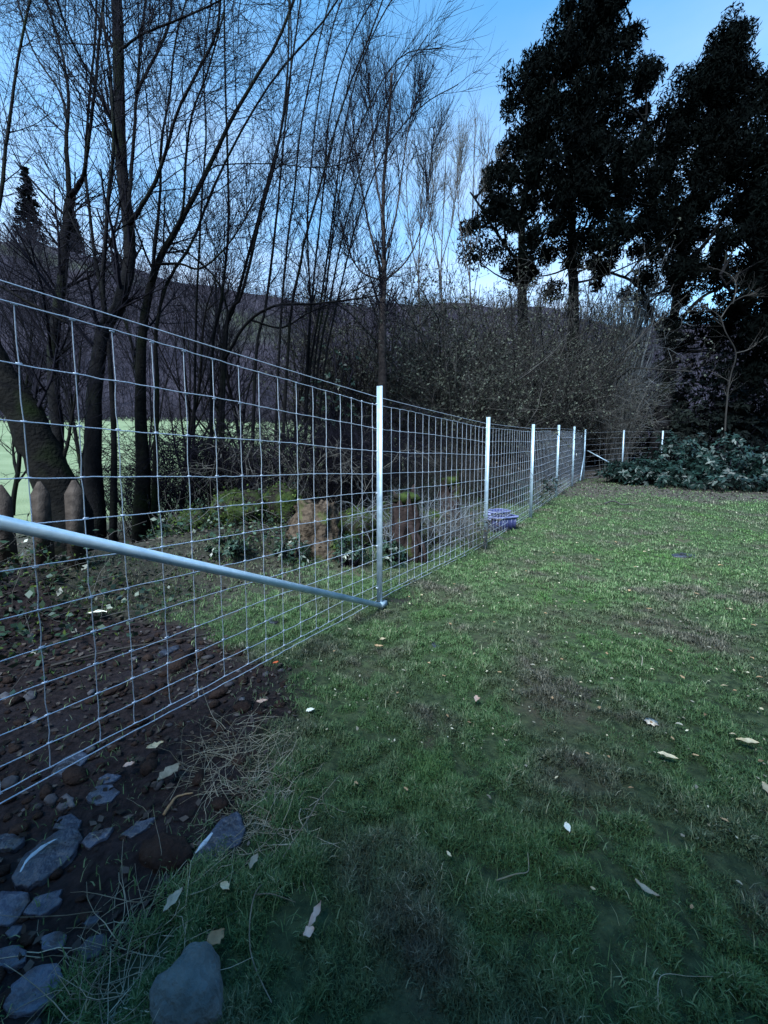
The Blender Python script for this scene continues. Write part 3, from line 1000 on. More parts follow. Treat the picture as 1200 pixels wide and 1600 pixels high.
# more bare trees deeper in the wood, each grown from its own spread of limbs
WOOD = [
    (18, 9.5, 'thin bare tree at the left edge in the second row of the wood', 5.4),
    (70, 11.5, 'thin bare tree behind the Y-forked tree', 6.6),
    (135, 9.0, 'thin bare tree seen just left of the straightest trunk', 5.6),
    (232, 10.5, 'thin bare tree in the second row right of the straightest trunk', 6.3),
    (282, 8.6, 'slim bare tree between the curved tree and the coppice', 5.6),
    (330, 12.0, 'slim bare tree deep behind the left coppice stems', 6.8),
    (385, 9.6, 'slim bare tree behind the middle of the coppice', 6.0),
    (440, 11.0, 'slim bare tree behind the right coppice stems', 6.4),
    (505, 12.5, 'slim bare tree deep in the wood left of the birch', 6.0),
    (548, 10.8, 'slim bare tree in the wood close left of the birch', 5.0),
]
for u, d, lab, H in WOOD:
    g = G(u, d)
    t = thing('bare_tree', g, lab, 'tree', 'bare trees in the second row of the wood')
    main = grow(g[None] - [0, 0, 0.1], np.array([[rng.normal(0.05, 0.1), rng.normal(0, 0.08), 1.0]]), np.array([H]), 24, 0.05, 0.03)
    mr_ = np.linspace(0.055, 0.008, 24)[None]
    obj('trunk', tubes(Buf(), main, mr_, 6, cap=True), M['bark'], t)
    lm, lr = shoots(main, mr_, 13, 0.15, 0.85, 24, H * 0.32, H * 0.65, 0.6, n=10, wob=0.07, up=0.07, rmin=0.007, taper=0.3)
    for k in range(len(lm)):
        obj('limb', tubes(Buf(), lm[k:k + 1], lr[k:k + 1], 4), M['bark'], t)
    tb = Buf()
    l2, r2 = shoots(lm, lr, 9, 0.1, 0.97, 34, H * 0.14, H * 0.32, 0.55, n=7, wob=0.08, up=0.05, rmin=0.0042)
    tubes(tb, l2, r2, 3)
    l3, r3 = shoots(l2, r2, 6, 0.1, 0.97, 38, H * 0.06, H * 0.16, 0.6, n=5, wob=0.09, up=0.04, rmin=0.0036)
    tubes(tb, l3, r3, 3)
    l4, r4 = shoots(l3, r3, 1, 0.2, 0.97, 46, H * 0.025, H * 0.06, 0.7, n=3, wob=0.16, up=0.03, rmin=0.0034)
    tubes(tb, l4, r4, 3)
    obj('twigs', tb, M['twig'], t, kind='stuff')


# big evergreens on the right
def profile_crown(rows, d, n, rclump, leaf, nleaf, thin=None, depth_k=0.75):
    rows = np.array(rows, float)
    v0, v1 = rows[0, 0], rows[-1, 0]
    # rows weighted by their width
    vv = np.linspace(v0, v1, 200)
    wd = np.interp(vv, rows[:, 0], rows[:, 2] - rows[:, 1])
    if thin is not None:
        wd = wd * np.interp(vv, thin[0], thin[1])
    cdf = np.cumsum(wd) / wd.sum()
    vs = np.interp(rng.random(n), cdf, vv)
    l = np.interp(vs, rows[:, 0], rows[:, 1])
    r = np.interp(vs, rows[:, 0], rows[:, 2])
    rr = np.sqrt(rng.random(n))
    a = rng.uniform(0, 2 * math.pi, n)
    half = np.maximum((r - l) / 2 - rclump * 0.15, 3)
    half = half * rng.uniform(0.85, 1.12, n)
    us = (l + r) / 2 + half * rr * np.cos(a)
    ds = d + half * d / F_PX * rr * np.sin(a) * depth_k
    ctr = np.stack([P(u, v_, 1.0) - np.array([0, 0, CAM_H]) for u, v_ in zip(us, vs)])
    ctr = np.array([0, 0, CAM_H]) + ctr * ds[:, None]
    rad = rclump * d / F_PX * rng.uniform(0.6, 1.25, n)
    buf = Buf()
    q_ = norm(rng.normal(0, 1, (n, nleaf, 3))) * (rng.random((n, nleaf, 1)) ** 0.45)
    # sprays point outward and up, so the clumps have ragged edges
    pos = ctr[:, None, :] + q_ * rad[:, None, None] * np.array([0.95, 0.95, 1.05])
    tone = np.clip(np.repeat(rng.random(n)[:, None], nleaf, 1) * 0.6 + rng.random((n, nleaf)) * 0.4, 0, 1)
    sprays(buf, pos.reshape(-1, 3), leaf, 4.2, tone.ravel())
    return buf, ctr, rad


def evergreen(label, d, gcol, stems, rows, n, rclump, leaf, nleaf, thin=None, group='tall dark evergreens on the right'):
    loc = G(gcol, d)
    t = thing('evergreen_tree', loc, label, 'tree', group)
    made = []
    for nm, gc, pix, rpx, dd in stems:
        p, r = stem_px(pix, d, dd, gc, rpx)
        obj(nm, tubes(Buf(), p[None], r[None], 9, cap=True), M['bark'], t)
        made.append((p, r))
    crown, ctr, rad = profile_crown(rows, d, n, rclump, leaf, nleaf, thin)
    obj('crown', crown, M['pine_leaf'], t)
    # boughs from the stems out to the clumps
    allp = np.concatenate([m[0] for m in made])
    bpts = []
    for c in ctr[::2]:
        dist = np.linalg.norm(allp - c, axis=1) + 1.5 * np.maximum(allp[:, 2] - c[2] + 0.3, 0)
        a = allp[np.argmin(dist)]
        m_ = (a + c) / 2 - np.array([0, 0, 0.12 * np.linalg.norm(c - a)]) + rng.normal(0, 0.15, 3)
        tt = np.linspace(0, 1, 6)[:, None]
        bpts.append((1 - tt) ** 2 * a + 2 * tt * (1 - tt) * m_ + tt ** 2 * c)
    bpts = np.array(bpts)
    bb_ = tubes(Buf(), bpts, np.linspace(0.055, 0.02, 6)[None], 4)
    obj('boughs', bb_, M['bark'], t, kind='stuff')
    return t


evergreen('largest dark evergreen, two bare trunks under a broad pointed crown', 17.0, 820, [
    ('trunk', 818, [(816, 480), (815, 400), (818, 320), (840, 200), (880, 80), (905, -40)], (13, 4), 0.3),
    ('trunk', 896, [(896, 480), (894, 400), (895, 300), (915, 180), (930, 60), (935, -50)], (14, 4), 0.5),
    ('limb', None, [(816, 420), (780, 370), (755, 330), (735, 300)], (6, 3), -0.6),
    ('limb', None, [(895, 380), (950, 330), (985, 260), (1010, 180)], (7, 3), -1.0),
    ('limb', None, [(818, 330), (850, 270), (890, 230), (950, 120), (985, 30)], (7, 3), 0.9),
], [(-90, 905, 955), (-30, 892, 980), (20, 868, 995), (60, 838, 1010), (100, 805, 1025), (160, 780, 1036), (205, 782, 1046), (260, 748, 1060), (320, 728, 1075), (380, 712, 1050), (425, 725, 1010), (470, 780, 960)],
    400, 19, 0.21, 270, thin=((-90, 250, 330, 400, 470), (1.1, 1.0, 0.75, 0.40, 0.16)))

evergreen('dark evergreen with a narrow top and leaning trunk beside the laurel heap', 18.5, 1030, [
    ('trunk', 1028, [(1036, 650), (1046, 560), (1056, 470), (1075, 350), (1100, 220), (1120, 110), (1140, 45)], (17, 4), 0.2),
    ('limb', None, [(1050, 545), (1022, 505), (1008, 462), (985, 438), (950, 425)], (8, 4), -0.8),
    ('limb', None, [(1058, 465), (1030, 380), (1020, 300), (1030, 220)], (8, 3), 0.9),
    ('limb', None, [(1065, 420), (1110, 370), (1150, 300), (1165, 210)], (8, 3), -0.9),
    ('limb', None, [(1050, 520), (1090, 470), (1140, 440), (1180, 400)], (7, 3), 0.7),
], [(30, 1130, 1158), (60, 1090, 1172), (95, 1078, 1175), (135, 1050, 1180), (190, 1020, 1178), (260, 1008, 1195), (350, 985, 1205), (430, 965, 1210), (500, 990, 1210), (540, 1030, 1210)],
    310, 18, 0.21, 270, thin=((30, 150, 260, 420, 540), (1.2, 1.0, 0.6, 0.30, 0.35)))

evergreen('very dark evergreen cut off by the right edge of the picture', 15.0, 1225, [
    ('trunk', 1228, [(1228, 600), (1226, 450), (1224, 300), (1240, 180), (1250, 90)], (18, 5), 0.2),
    ('limb', None, [(1226, 470), (1190, 410), (1160, 350), (1150, 300)], (8, 3), 0.8),
    ('limb', None, [(1226, 520), (1180, 500), (1150, 470), (1125, 430)], (8, 3), -0.8),
], [(60, 1225, 1290), (110, 1190, 1310), (160, 1168, 1330), (250, 1150, 1340), (400, 1135, 1350), (520, 1120, 1350), (600, 1130, 1350)],
    240, 24, 0.21, 280, thin=((60, 300, 420, 600), (1.1, 0.8, 0.7, 0.8)))


# ------------------------------------------------------------------ shrubs
def twig_shrub(name, label, u, d, wpx, vtop, n=46, wob=0.20, twig='twig_brown', leaf=None, nleaf=900, leafsize=0.07, group=None, spread=0.55, rmin=0.006, cat='shrub', b2=7):
    """rounded bare shrub: stems from a stool, arching out, twigs and some withered leaves"""
    g = G(u, d)
    top = P(u, vtop, d)
    H = top[2] - g[2]
    Wd = wpx * d / F_PX / 2
    t = thing(name, g, label, cat, group)
    a = rng.uniform(0, 2 * math.pi, n)
    rr = np.sqrt(rng.random(n))
    st = g + np.stack([np.cos(a) * rr * Wd * 0.5, np.sin(a) * rr * Wd * 0.4, np.full(n, -0.05)], -1)
    di = np.stack([np.cos(a) * rr * Wd * spread, np.sin(a) * rr * Wd * spread, np.full(n, H * 0.8)], -1)
    L = H * np.sqrt(np.maximum(1 - 0.55 * rr ** 2, 0.2)) * rng.uniform(0.95, 1.4, n)
    p = grow(st, di, L, 8, wob, -0.01)
    r0 = np.full((n, 1), max(0.012, 0.0045 * H)) * rng.uniform(0.7, 1.4, (n, 1)) * np.linspace(1, 0.35, 8)[None]
    obj('stems', tubes(Buf(), p, r0, 4), M[twig], t, kind='stuff')
    tb = Buf()
    s1, r1 = shoots(p, r0, b2, 0.2, 0.98, 42, H * 0.16, H * 0.42, 0.6, n=5, wob=0.2, up=0.02, rmin=rmin)
    tubes(tb, s1, r1, 3)
    s2, r2 = shoots(s1, r1, 4, 0.2, 0.97, 46, H * 0.06, H * 0.17, 0.7, n=4, wob=0.22, up=0.0, rmin=rmin * 0.8)
    tubes(tb, s2, r2, 3)
    obj('twigs', tb, M[twig], t, kind='stuff')
    if leaf:
        k = rng.integers(0, len(s2), nleaf)
        j = rng.integers(0, 4, nleaf)
        obj('leaves', leaves(Buf(), s2[k, j] + rng.normal(0, 0.03, (nleaf, 3)), leafsize, 1.7), M[leaf], t, kind='stuff')
    return t


SH = 'bare brown shrubs behind the fence'
for args in [
    (640, 13.0, 130, 485, 'grey-brown bare shrub directly right of the birch trunk'),
    (715, 15.0, 130, 470, 'tall dim bare shrub left of the two evergreen trunks'),
    (705, 11.0, 120, 545, 'low grey bare shrub above the mesh between the first two posts'),
    (775, 15.5, 160, 480, 'broad brown withered shrub below the left evergreen trunk'),
    (848, 17.5, 130, 480, 'rounded olive-brown shrub under the largest evergreen'),
    (890, 19.0, 90, 520, 'brown withered-leaf shrub above the last fence posts'),
    (822, 14.2, 100, 545, 'dark brown shrub rising behind the third and fourth posts'),
    (560, 12.0, 120, 520, 'thin dark bare shrub left of the birch trunk'),
]:
    twig_shrub('bare_shrub', args[4], args[0], args[1], args[2], args[3], n=85, leaf='shrub_leaf', nleaf=8500, leafsize=0.07, group=SH, rmin=0.008)
twig_shrub('lichen_shrub', 'tall pale grey lichen-covered shrub below the bright gap of sky', 962, 19.5, 60, 478, n=80, twig='twig_pale', leaf='dead_leaf', nleaf=300, rmin=0.012, spread=0.25, wob=0.07)
twig_shrub('lichen_shrub', 'low pale grey shrub behind the corner post', 958, 17.5, 90, 610, n=40, twig='twig_grey', leaf='shrub_leaf', nleaf=900, rmin=0.009, spread=0.3, wob=0.10)


def leaf_shrub(name, label, u, d, wpx, vtop, leaf, nleaf, size, group=None, vbot=None, stems=26, whorl=7, cat='shrub', flat=0.2, depth_k=0.9, twig='twig'):
    """evergreen shrub: stems carrying whorls of leaves all through a lumpy dome"""
    g = G(u, d)
    top = P(u, vtop, d)
    H = max(top[2] - g[2], 0.16)
    Wd = wpx * d / F_PX / 2
    t = thing(name, g, label, cat, group)
    a = rng.uniform(0, 2 * math.pi, stems)
    e = rng.uniform(0.1, 1.0, stems)
    tip = g + np.stack([np.cos(a) * Wd * np.sqrt(1 - (e * 0.92) ** 2), np.sin(a) * Wd * depth_k * np.sqrt(1 - (e * 0.92) ** 2), H * e * rng.uniform(0.8, 1.05, stems)], -1)
    st = g + np.stack([np.cos(a) * Wd * 0.25, np.sin(a) * Wd * 0.2, np.full(stems, -0.04)], -1)
    tt = np.linspace(0, 1, 7)[None, :, None]
    p = st[:, None] * (1 - tt) + tip[:, None] * tt
    p[:, 1:-1] += rng.normal(0, 0.05 * H, (stems, 5, 3)) + np.array([0, 0, 0.1 * H]) * (tt * (1 - tt) * 4)[:, 1:-1]
    r0 = np.broadcast_to(np.linspace(0.018, 0.006, 7)[None], (stems, 7)) * max(0.6, min(H, 2))
    obj('stems', tubes(Buf(), p, r0, 4), M[twig], t, kind='stuff')
    nw = nleaf // whorl
    per = max(nw // stems, 1)
    tw_, twr = shoots(p, r0, per, 0.25, 1.0, 40, 0.10 * H, 0.34 * H, 0.5, n=4, wob=0.2, up=0.05, rmin=0.003)
    ends = tw_[:, -1]
    dirs = norm(tw_[:, -1] - tw_[:, -2])
    N = len(ends)
    # whorl of leaves around each twig end
    rv = norm(rng.normal(0, 1, (N, whorl, 3)))
    side = norm(rv - (rv * dirs[:, None]).sum(-1, keepdims=True) * dirs[:, None])
    ax = norm(side + dirs[:, None] * rng.uniform(0.0, 0.7, (N, whorl, 1)) - np.array([0, 0, 0.25]))
    b_ = norm(np.cross(ax, dirs[:, None] + 0.01))
    s = (size * rng.uniform(0.7, 1.25, (N, whorl)))[..., None]
    o_ = ends[:, None] + rng.normal(0, size * 0.12, (N, whorl, 3))
    nrm = np.cross(ax, b_)
    vv = np.stack([o_, o_ + ax * s * 0.45 + b_ * s * 0.19 + nrm * s * 0.05, o_ + ax * s - np.array([0, 0, 0.12]) * s, o_ + ax * s * 0.45 - b_ * s * 0.19 + nrm * s * 0.05], 2)
    tone = np.repeat(np.clip(rng.random((N, 1)) * 0.5 + rng.random((N, whorl)) * 0.5, 0, 1).ravel(), 4)
    lb = Buf().add(vv.reshape(-1, 3), np.arange(N * whorl * 4).reshape(-1, 4), None, tone)
    obj('leaves', lb, M[leaf], t, kind='stuff')
    return t


LG = 'laurel shrubs heaped along the far edge of the lawn'
for u, d, w, vt, lab in [
    (985, 13.2, 90, 718, 'low leftmost clump of glossy laurel by the fence corner'),
    (1040, 12.6, 110, 712, 'low glossy laurel clump in front of the leaning evergreen trunk'),
    (1085, 13.6, 130, 672, 'tallest blue-green laurel clump below the dark evergreens'),
    (1125, 11.6, 130, 708, 'front laurel clump with leaves hanging over the lawn edge'),
    (1180, 12.6, 130, 680, 'blue-green laurel clump near the right edge of the picture'),
    (1225, 11.0, 120, 705, 'laurel clump cut off by the right edge of the picture'),
]:
    leaf_shrub('laurel_shrub', lab, u, d, w, vt, 'laurel_leaf', 3600, 0.15, LG, stems=40)
HG = 'dark undergrowth below the evergreens'
for u, d, w, vt, lab in [
    (1000, 20.5, 120, 545, 'black-green undergrowth bush left of the leaning evergreen trunk'),
    (1075, 21.0, 140, 505, 'tall black-green bush right behind the leaning evergreen trunk'),
    (1150, 20.0, 150, 480, 'large black-green bush below the narrow-topped evergreen'),
    (1225, 18.5, 150, 500, 'black-green bush at the right edge under the dark evergreen'),
    (1110, 17.5, 130, 610, 'dim holly-like bush above the laurel heap'),
    (930, 21.0, 90, 560, 'dark bush in the gap behind the last two posts'),
]:
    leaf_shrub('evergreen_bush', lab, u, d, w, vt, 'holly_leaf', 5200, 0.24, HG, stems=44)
leaf_shrub('evergreen_bush', 'small fresh green bush in the woods left of the birch', 524, 10.5, 60, 535, 'ivy_leaf', 2400, 0.09, None, stems=30)

# pale dead sapling in front of the dark wood on the right
bare_tree('dead_sapling', 'pale crooked dead sapling in front of the dark wood at right', 'tree', 13.5, [
    ('trunk', 1130, [(1134, 650), (1141, 590), (1150, 552), (1134, 520), (1126, 495)], (3.2, 2), 0.0),
    ('branch', None, [(1126, 497), (1142, 475), (1165, 462), (1195, 458)], (2.2, 1), -0.3),
    ('branch', None, [(1145, 475), (1150, 450), (1144, 432), (1120, 420)], (2, 1), 0.3),
    ('branch', None, [(1150, 552), (1172, 545), (1200, 525), (1230, 510)], (2.4, 1), -0.5),
    ('branch', None, [(1128, 497), (1112, 485), (1095, 478)], (1.8, 1), 0.3),
], bark='twig_brown', twig='twig_brown', tw=dict(b1=7, b2=3, b3=0, l1=(0.35, 0.9), ang=35, rmin=0.005))


# ------------------------------------------------------------------ brambles and bank on the wild side
def bramble(label, u, d, wpx, hgt, n0, twig='twig', leaf=None, nleaf=0, group='arching bramble tangles behind the mesh', rmin=0.0035, lsize=0.05):
    n = int(n0 * 1.6)
    g = G(u, d)
    t = thing('bramble_tangle', g, label, 'bramble', group)
    Wd = wpx * d / F_PX / 2
    st = g + np.stack([rng.uniform(-Wd, Wd, n), rng.uniform(-0.5, 0.5, n), np.zeros(n)], -1)
    st[:, 2] = gz(st[:, 0], st[:, 1]) - 0.03
    a = rng.uniform(0, 2 * math.pi, n)
    k = 9
    L = rng.uniform(0.7, 1.6, n) * hgt * 1.5
    tt = np.linspace(0, 1, k)[None, :]
    run = L[:, None] * 0.62 * tt
    hh = rng.uniform(0.6, 1.15, n)[:, None] * hgt * np.sin(np.clip(tt * 2.35, 0, math.pi) * rng.uniform(0.75, 1.15, (n, 1)))
    p = np.stack([st[:, 0:1] + np.cos(a)[:, None] * run, st[:, 1:2] + 0.7 * np.sin(a)[:, None] * run, st[:, 2:3] + hh], -1)
    p[:, 1:] += rng.normal(0, 0.025, (n, k - 1, 3))
    r0 = rng.uniform(0.0035, 0.007, (n, 1)) * np.linspace(1, 0.4, k)[None]
    obj('canes', tubes(Buf(), p, r0, 4), M[twig], t, kind='stuff')
    s1, r1 = shoots(p, r0, 8, 0.1, 0.97, 48, 0.12 * hgt, 0.5 * hgt, 0.7, n=5, wob=0.25, up=-0.02, rmin=rmin)
    s2, r2 = shoots(s1, r1, 3, 0.2, 0.95, 48, 0.06 * hgt, 0.2 * hgt, 0.8, n=3, wob=0.2, up=0, rmin=rmin * 0.75)
    tb = Buf()
    tubes(tb, s1, r1, 3)
    tubes(tb, s2, r2, 3)
    obj('twigs', tb, M[twig], t, kind='stuff')
    if nleaf:
        kk = rng.integers(0, len(s1), nleaf)
        jj = rng.integers(1, 5, nleaf)
        obj('leaves', leaves(Buf(), s1[kk, jj] + rng.normal(0, 0.02, (nleaf, 3)), lsize, 1.6, 0.3), M[leaf], t, kind='stuff')
    return t


bramble('dark bramble tangle at the foot of the coppice stems', 310, 6.6, 130, 1.45, 90, rmin=0.0045)
bramble('dark bramble tangle above the brown root stump', 405, 6.8, 150, 1.55, 110, rmin=0.0045)
bramble('dark bramble tangle close left of the near post', 520, 6.8, 150, 1.55, 110, rmin=0.0045)
bramble('grey-stemmed bramble tangle over the mossy boulders', 450, 6.2, 200, 1.25, 34, 'twig_grey', rmin=0.0035)
bramble('low dark bramble right of the pickets', 235, 6.4, 90, 1.0, 50, rmin=0.004)
bramble('grey bramble tangle seen through the mesh right of the near post', 650, 8.2, 140, 1.2, 70, 'twig_brown')
bramble('brown bramble tangle behind the second post', 740, 10.0, 130, 1.1, 70, 'twig_brown', 'dead_leaf', 800)
bramble('thin bramble tangle with bluish leaves beyond the violet crates', 800, 9.5, 90, 0.7, 40, 'twig_brown', 'laurel_leaf', 900, lsize=0.07)
bramble('purplish dead bracken heap between the near and second posts', 690, 6.0, 120, 0.42, 70, 'twig_grey', 'dead_leaf', 500, rmin=0.003)
bramble('bleached branching brash leaning by the mossy stumps', 640, 5.4, 110, 0.75, 26, 'twig_pale', rmin=0.0025)


def lump(center, size, seed, n1=18, n2=11, amp=0.22, freq=1.6, flat_bottom=0.0, exp=1.0):
    """irregular closed rounded body"""
    th = np.linspace(0, math.pi, n2)
    ph = np.linspace(0, 2 * math.pi, n1, endpoint=False)
    vs = []
    for t_ in th:
        for p_ in ph:
            vs.append((math.sin(t_) * math.cos(p_), math.sin(t_) * math.sin(p_), math.cos(t_)))
    vs = np.array(vs)
    so = seed * 7.31
    disp = np.array([mn.noise(Vector((x * freq + so, y * freq - so, z * freq + so * 0.3))) + 0.5 * mn.noise(Vector((x * freq * 2.7 - so, y * freq * 2.7, z * freq * 2.7 + so))) for x, y, z in vs])
    vs = vs * (1 + amp * disp)[:, None]
    vs = np.asarray(center) + vs * np.asarray(size) / 2
    idx = np.arange(n1 * n2).reshape(n2, n1)
    q_ = np.stack([idx[:-1], idx[1:], np.roll(idx[1:], -1, 1), np.roll(idx[:-1], -1, 1)], -1).reshape(-1, 4)
    return vs, q_


def stump(label, u, d, wpx, vtop, material, seed, roots=6, name='tree_stump', lean=0.0, mossy=True):
    g = G(u, d)
    H = P(u, vtop, d)[2] - g[2]
    Wd = wpx * d / F_PX
    t = thing(name, g, label, 'stump')
    # fluted, broken-topped body
    na, nh = 44, 26
    a = np.arange(na) / na * 2 * math.pi
    vs = []
    for k in range(nh):
        f = k / (nh - 1)
        for aa in a:
            fl = 1 + 0.38 * mn.noise(Vector((math.cos(aa) * 1.6 + seed, math.sin(aa) * 1.6, f * 1.8))) + 0.26 * mn.noise(Vector((math.cos(aa) * 4, math.sin(aa) * 4 + seed, f * 3))) + 0.14 * mn.noise(Vector((math.cos(aa) * 9, math.sin(aa) * 9 + seed, f * 8)))
            r_ = Wd / 2 * fl * (1.25 - 0.45 * f ** 0.7 + 0.25 * (1 - f) ** 4)
            top = H * (0.84 + (0.45 if mossy else 0.16) * mn.noise(Vector((math.cos(aa) * 2.2 + seed * 3, math.sin(aa) * 2.2, 0))))
            vs.append(g + np.array([r_ * math.cos(aa) + lean * f, r_ * math.sin(aa) * 0.85, -0.08 + (top + 0.08) * f]))
    vs.append(g + np.array([lean, 0, H * 0.62]))
    idx = np.arange(na * nh).reshape(nh, na)
    q_ = np.stack([idx[:-1], np.roll(idx[:-1], -1, 1), np.roll(idx[1:], -1, 1), idx[1:]], -1).reshape(-1, 4)
    tr3 = [[idx[-1, k], idx[-1, (k + 1) % na], na * nh] for k in range(na)]
    obj('bole', Buf().add(np.array(vs), q_, tr3), M[material], t)
    for k in range(roots):
        aa = rng.uniform(0, 2 * math.pi)
        p0 = g + np.array([math.cos(aa) * Wd * 0.35, math.sin(aa) * Wd * 0.3, H * rng.uniform(0.15, 0.6)])
        L = Wd * rng.uniform(0.5, 0.9)
        e = g + np.array([math.cos(aa) * L * 1.3, math.sin(aa) * L, 0])
        e[2] = float(gz(e[0], e[1])) - 0.03
        m_ = (p0 + e) / 2 + np.array([math.cos(aa), math.sin(aa), 0.4]) * 0.08
        p, r = resample(np.array([p0, m_, e]), [Wd * 0.12, Wd * 0.09, Wd * 0.05], 10, 0.1)
        obj('root', tubes(Buf(), p[None], r[None], 7, cap=True), M[material], t)
    if mossy:
        vs_, q2 = lump(g + np.array([lean, 0, H * 0.86]), (Wd * 0.9, Wd * 0.75, H * 0.16), seed + 3, amp=0.5)
        obj('moss_cap', Buf().add(vs_, q2), M['moss'], t)
    return t


stump('pale brown upturned root stump in the mossy bank left of the near post', 492, 5.1, 70, 770, 'stump', 6.9, 0, mossy=False)
stump('dark broken stump with moss on top right of the near post', 634, 5.0, 42, 762, 'stump_dark', 5.1, 5)
stump('dark mossy stump farther back between the near and second posts', 703, 6.6, 34, 738, 'stump_dark', 8.7, 4)

# mossy boulders in the bank
for k, (u, d, w, h, lab) in enumerate([
    (300, 5.0, 0.55, 0.42, 'mossy boulder leftmost in the bank under the brambles'),
    (372, 5.2, 0.70, 0.50, 'large yellow-green mossy boulder under the brambles'),
    (440, 5.4, 0.50, 0.55, 'mossy boulder just left of the brown root stump'),
    (555, 5.6, 0.60, 0.55, 'mossy boulder right of the brown root stump, by the near post'),
    (600, 6.0, 0.55, 0.60, 'mossy boulder hidden behind the near post'),
    (668, 5.9, 0.50, 0.55, 'mossy boulder between the two dark stumps'),
]):
    g = G(u, d)
    vs_, q_ = lump(g + np.array([0, 0, h * 0.38]), (w, w * 0.8, h), 11 + k * 1.7, 26, 16, 0.35, 1.8)
    bt_ = thing('mossy_boulder', g, lab, 'boulder', 'mossy boulders in the bank')
    obj('rock', Buf().add(vs_, q_), M['moss'], bt_)
    kk = rng.integers(0, len(vs_), 1500)
    k2 = np.minimum(kk + rng.integers(0, 2, 1500) * 1, len(vs_) - 1)
    ff_ = rng.random((1500, 1))
    obj('moss_tufts', leaves(Buf(), vs_[kk] * ff_ + vs_[k2] * (1 - ff_) + rng.normal(0, 0.012, (1500, 3)), 0.035, 2.2), M['moss_tuft'], bt_, kind='stuff')

# ivy trailing over the bank: low glossy plants
IG = 'low ivy plants trailing over the bank'
for u, d, w, vt, lab in [
    (268, 4.8, 60, 800, 'low ivy plant at the left end of the mossy bank'),
    (330, 5.6, 80, 778, 'glossy ivy plant above the mossy bank below the brambles'),
    (405, 5.7, 80, 788, 'glossy ivy plant above the largest mossy boulder'),
    (455, 4.7, 60, 835, 'small ivy plant under the brown root stump'),
    (545, 4.6, 70, 830, 'low leafy plant at the foot of the near post'),
    (612, 4.7, 50, 838, 'small bluish leafy plant right behind the near post'),
    (360, 4.4, 80, 872, 'sparse ground plant in front of the mossy bank'),
]:
    leaf_shrub('ivy_plant', lab, u, d, w, vt, 'ivy_leaf', 750, 0.055, IG, stems=22, whorl=5, cat='plant')

# tangled low undergrowth covering the bank
n_ = 60000
su = rng.uniform(-4.5, 10.5, n_)
wu = np.abs(rng.normal(2.1, 0.8, n_)) + 0.35
hu = rng.gamma(1.6, 0.075, n_)
xu = FP[0] + FD[0] * su + FN[0] * wu
yu = FP[1] + FD[1] * su + FN[1] * wu
ku = ((0.5 + 0.5 * np.sin(su * 2.1 + np.sin(wu * 3))) * rng.random(n_) > 0.22) & ((wu > 1.25) | (rng.random(n_) < 0.10 + 0.25 * smooth(-2.5, -0.5, su)))
hu = hu * smooth(0.5, 1.9, wu)
pu = np.stack([xu, yu, gz(xu, yu) + hu], -1)[ku]
half_ = len(pu) // 2
obj('ivy_ground_cover', leaves(Buf(), pu[:half_], 0.055, 1.5, 0.35), M['ivy_leaf'], kind='stuff', label='glossy ivy covering the bank behind the mesh', cat='ground cover')
obj('moss_ground_cover', leaves(Buf(), pu[half_:] * [1, 1, 1] - [0, 0, 0.03], 0.035, 2.2, 0.2), M['moss_tuft'], kind='stuff', label='moss and small weeds covering the bank', cat='ground cover')
st_ = pu[::9] - [0, 0, 0.08]
cw = grow(st_, rng.normal(0, 1, (len(st_), 3)) + [0, 0, 0.5], rng.uniform(0.15, 0.6, len(st_)), 5, 0.25, -0.04)
obj('dead_stalks', tubes(Buf(), cw, np.linspace(0.003, 0.0012, 5)[None], 3), M['twig_grey'], kind='stuff', label='dead stalks poking out of the bank', cat='dead stalks')

# old pickets
PG = 'weathered pickets below the leaning trunk'
for k, (u, w, vt, lab) in enumerate([(3, 0.13, 757, 'weathered picket cut by the left edge, behind the mesh'), (61, 0.125, 752, 'weathered pointed picket, middle one behind the blue-grey brace'), (112, 0.135, 750, 'weathered pointed picket nearest to the trunks, right one')]):
    d = 3.2 + 0.06 * k
    tp = P(u, vt, d)
    g = np.array([tp[0], tp[1], float(gz(tp[0], tp[1]))])
    h = tp[2] - g[2]
    prof = np.array([[-w / 2, -0.1], [w / 2, -0.1], [w / 2, h - 0.11], [w * 0.07, h], [-w * 0.10, h - 0.003], [-w / 2, h - 0.115]])
    yaw = math.radians(28 + rng.normal(0, 4))
    ca, sa = math.cos(yaw), math.sin(yaw)
    fr, bk = [], []
    for px_, pz_ in prof:
        lx = px_ + rng.normal(0, 0.002) + 0.02 * (k - 1) * pz_
        fr.append([g[0] + ca * lx + sa * 0.011, g[1] + sa * lx - ca * 0.011, g[2] + pz_])
        bk.append([g[0] + ca * lx - sa * 0.011, g[1] + sa * lx + ca * 0.011, g[2] + pz_])
    n_ = len(prof)
    tris = [[0, i, i + 1] for i in range(1, n_ - 1)] + [[n_, n_ + i + 1, n_ + i] for i in range(1, n_ - 1)]
    qs = [[i, n_ + i, n_ + (i + 1) % n_, (i + 1) % n_] for i in range(n_)]
    obj('picket', Buf().add(np.array(fr + bk), qs, tris), M['plank'], None, lab, 'picket', PG, flat=True, loc=g)


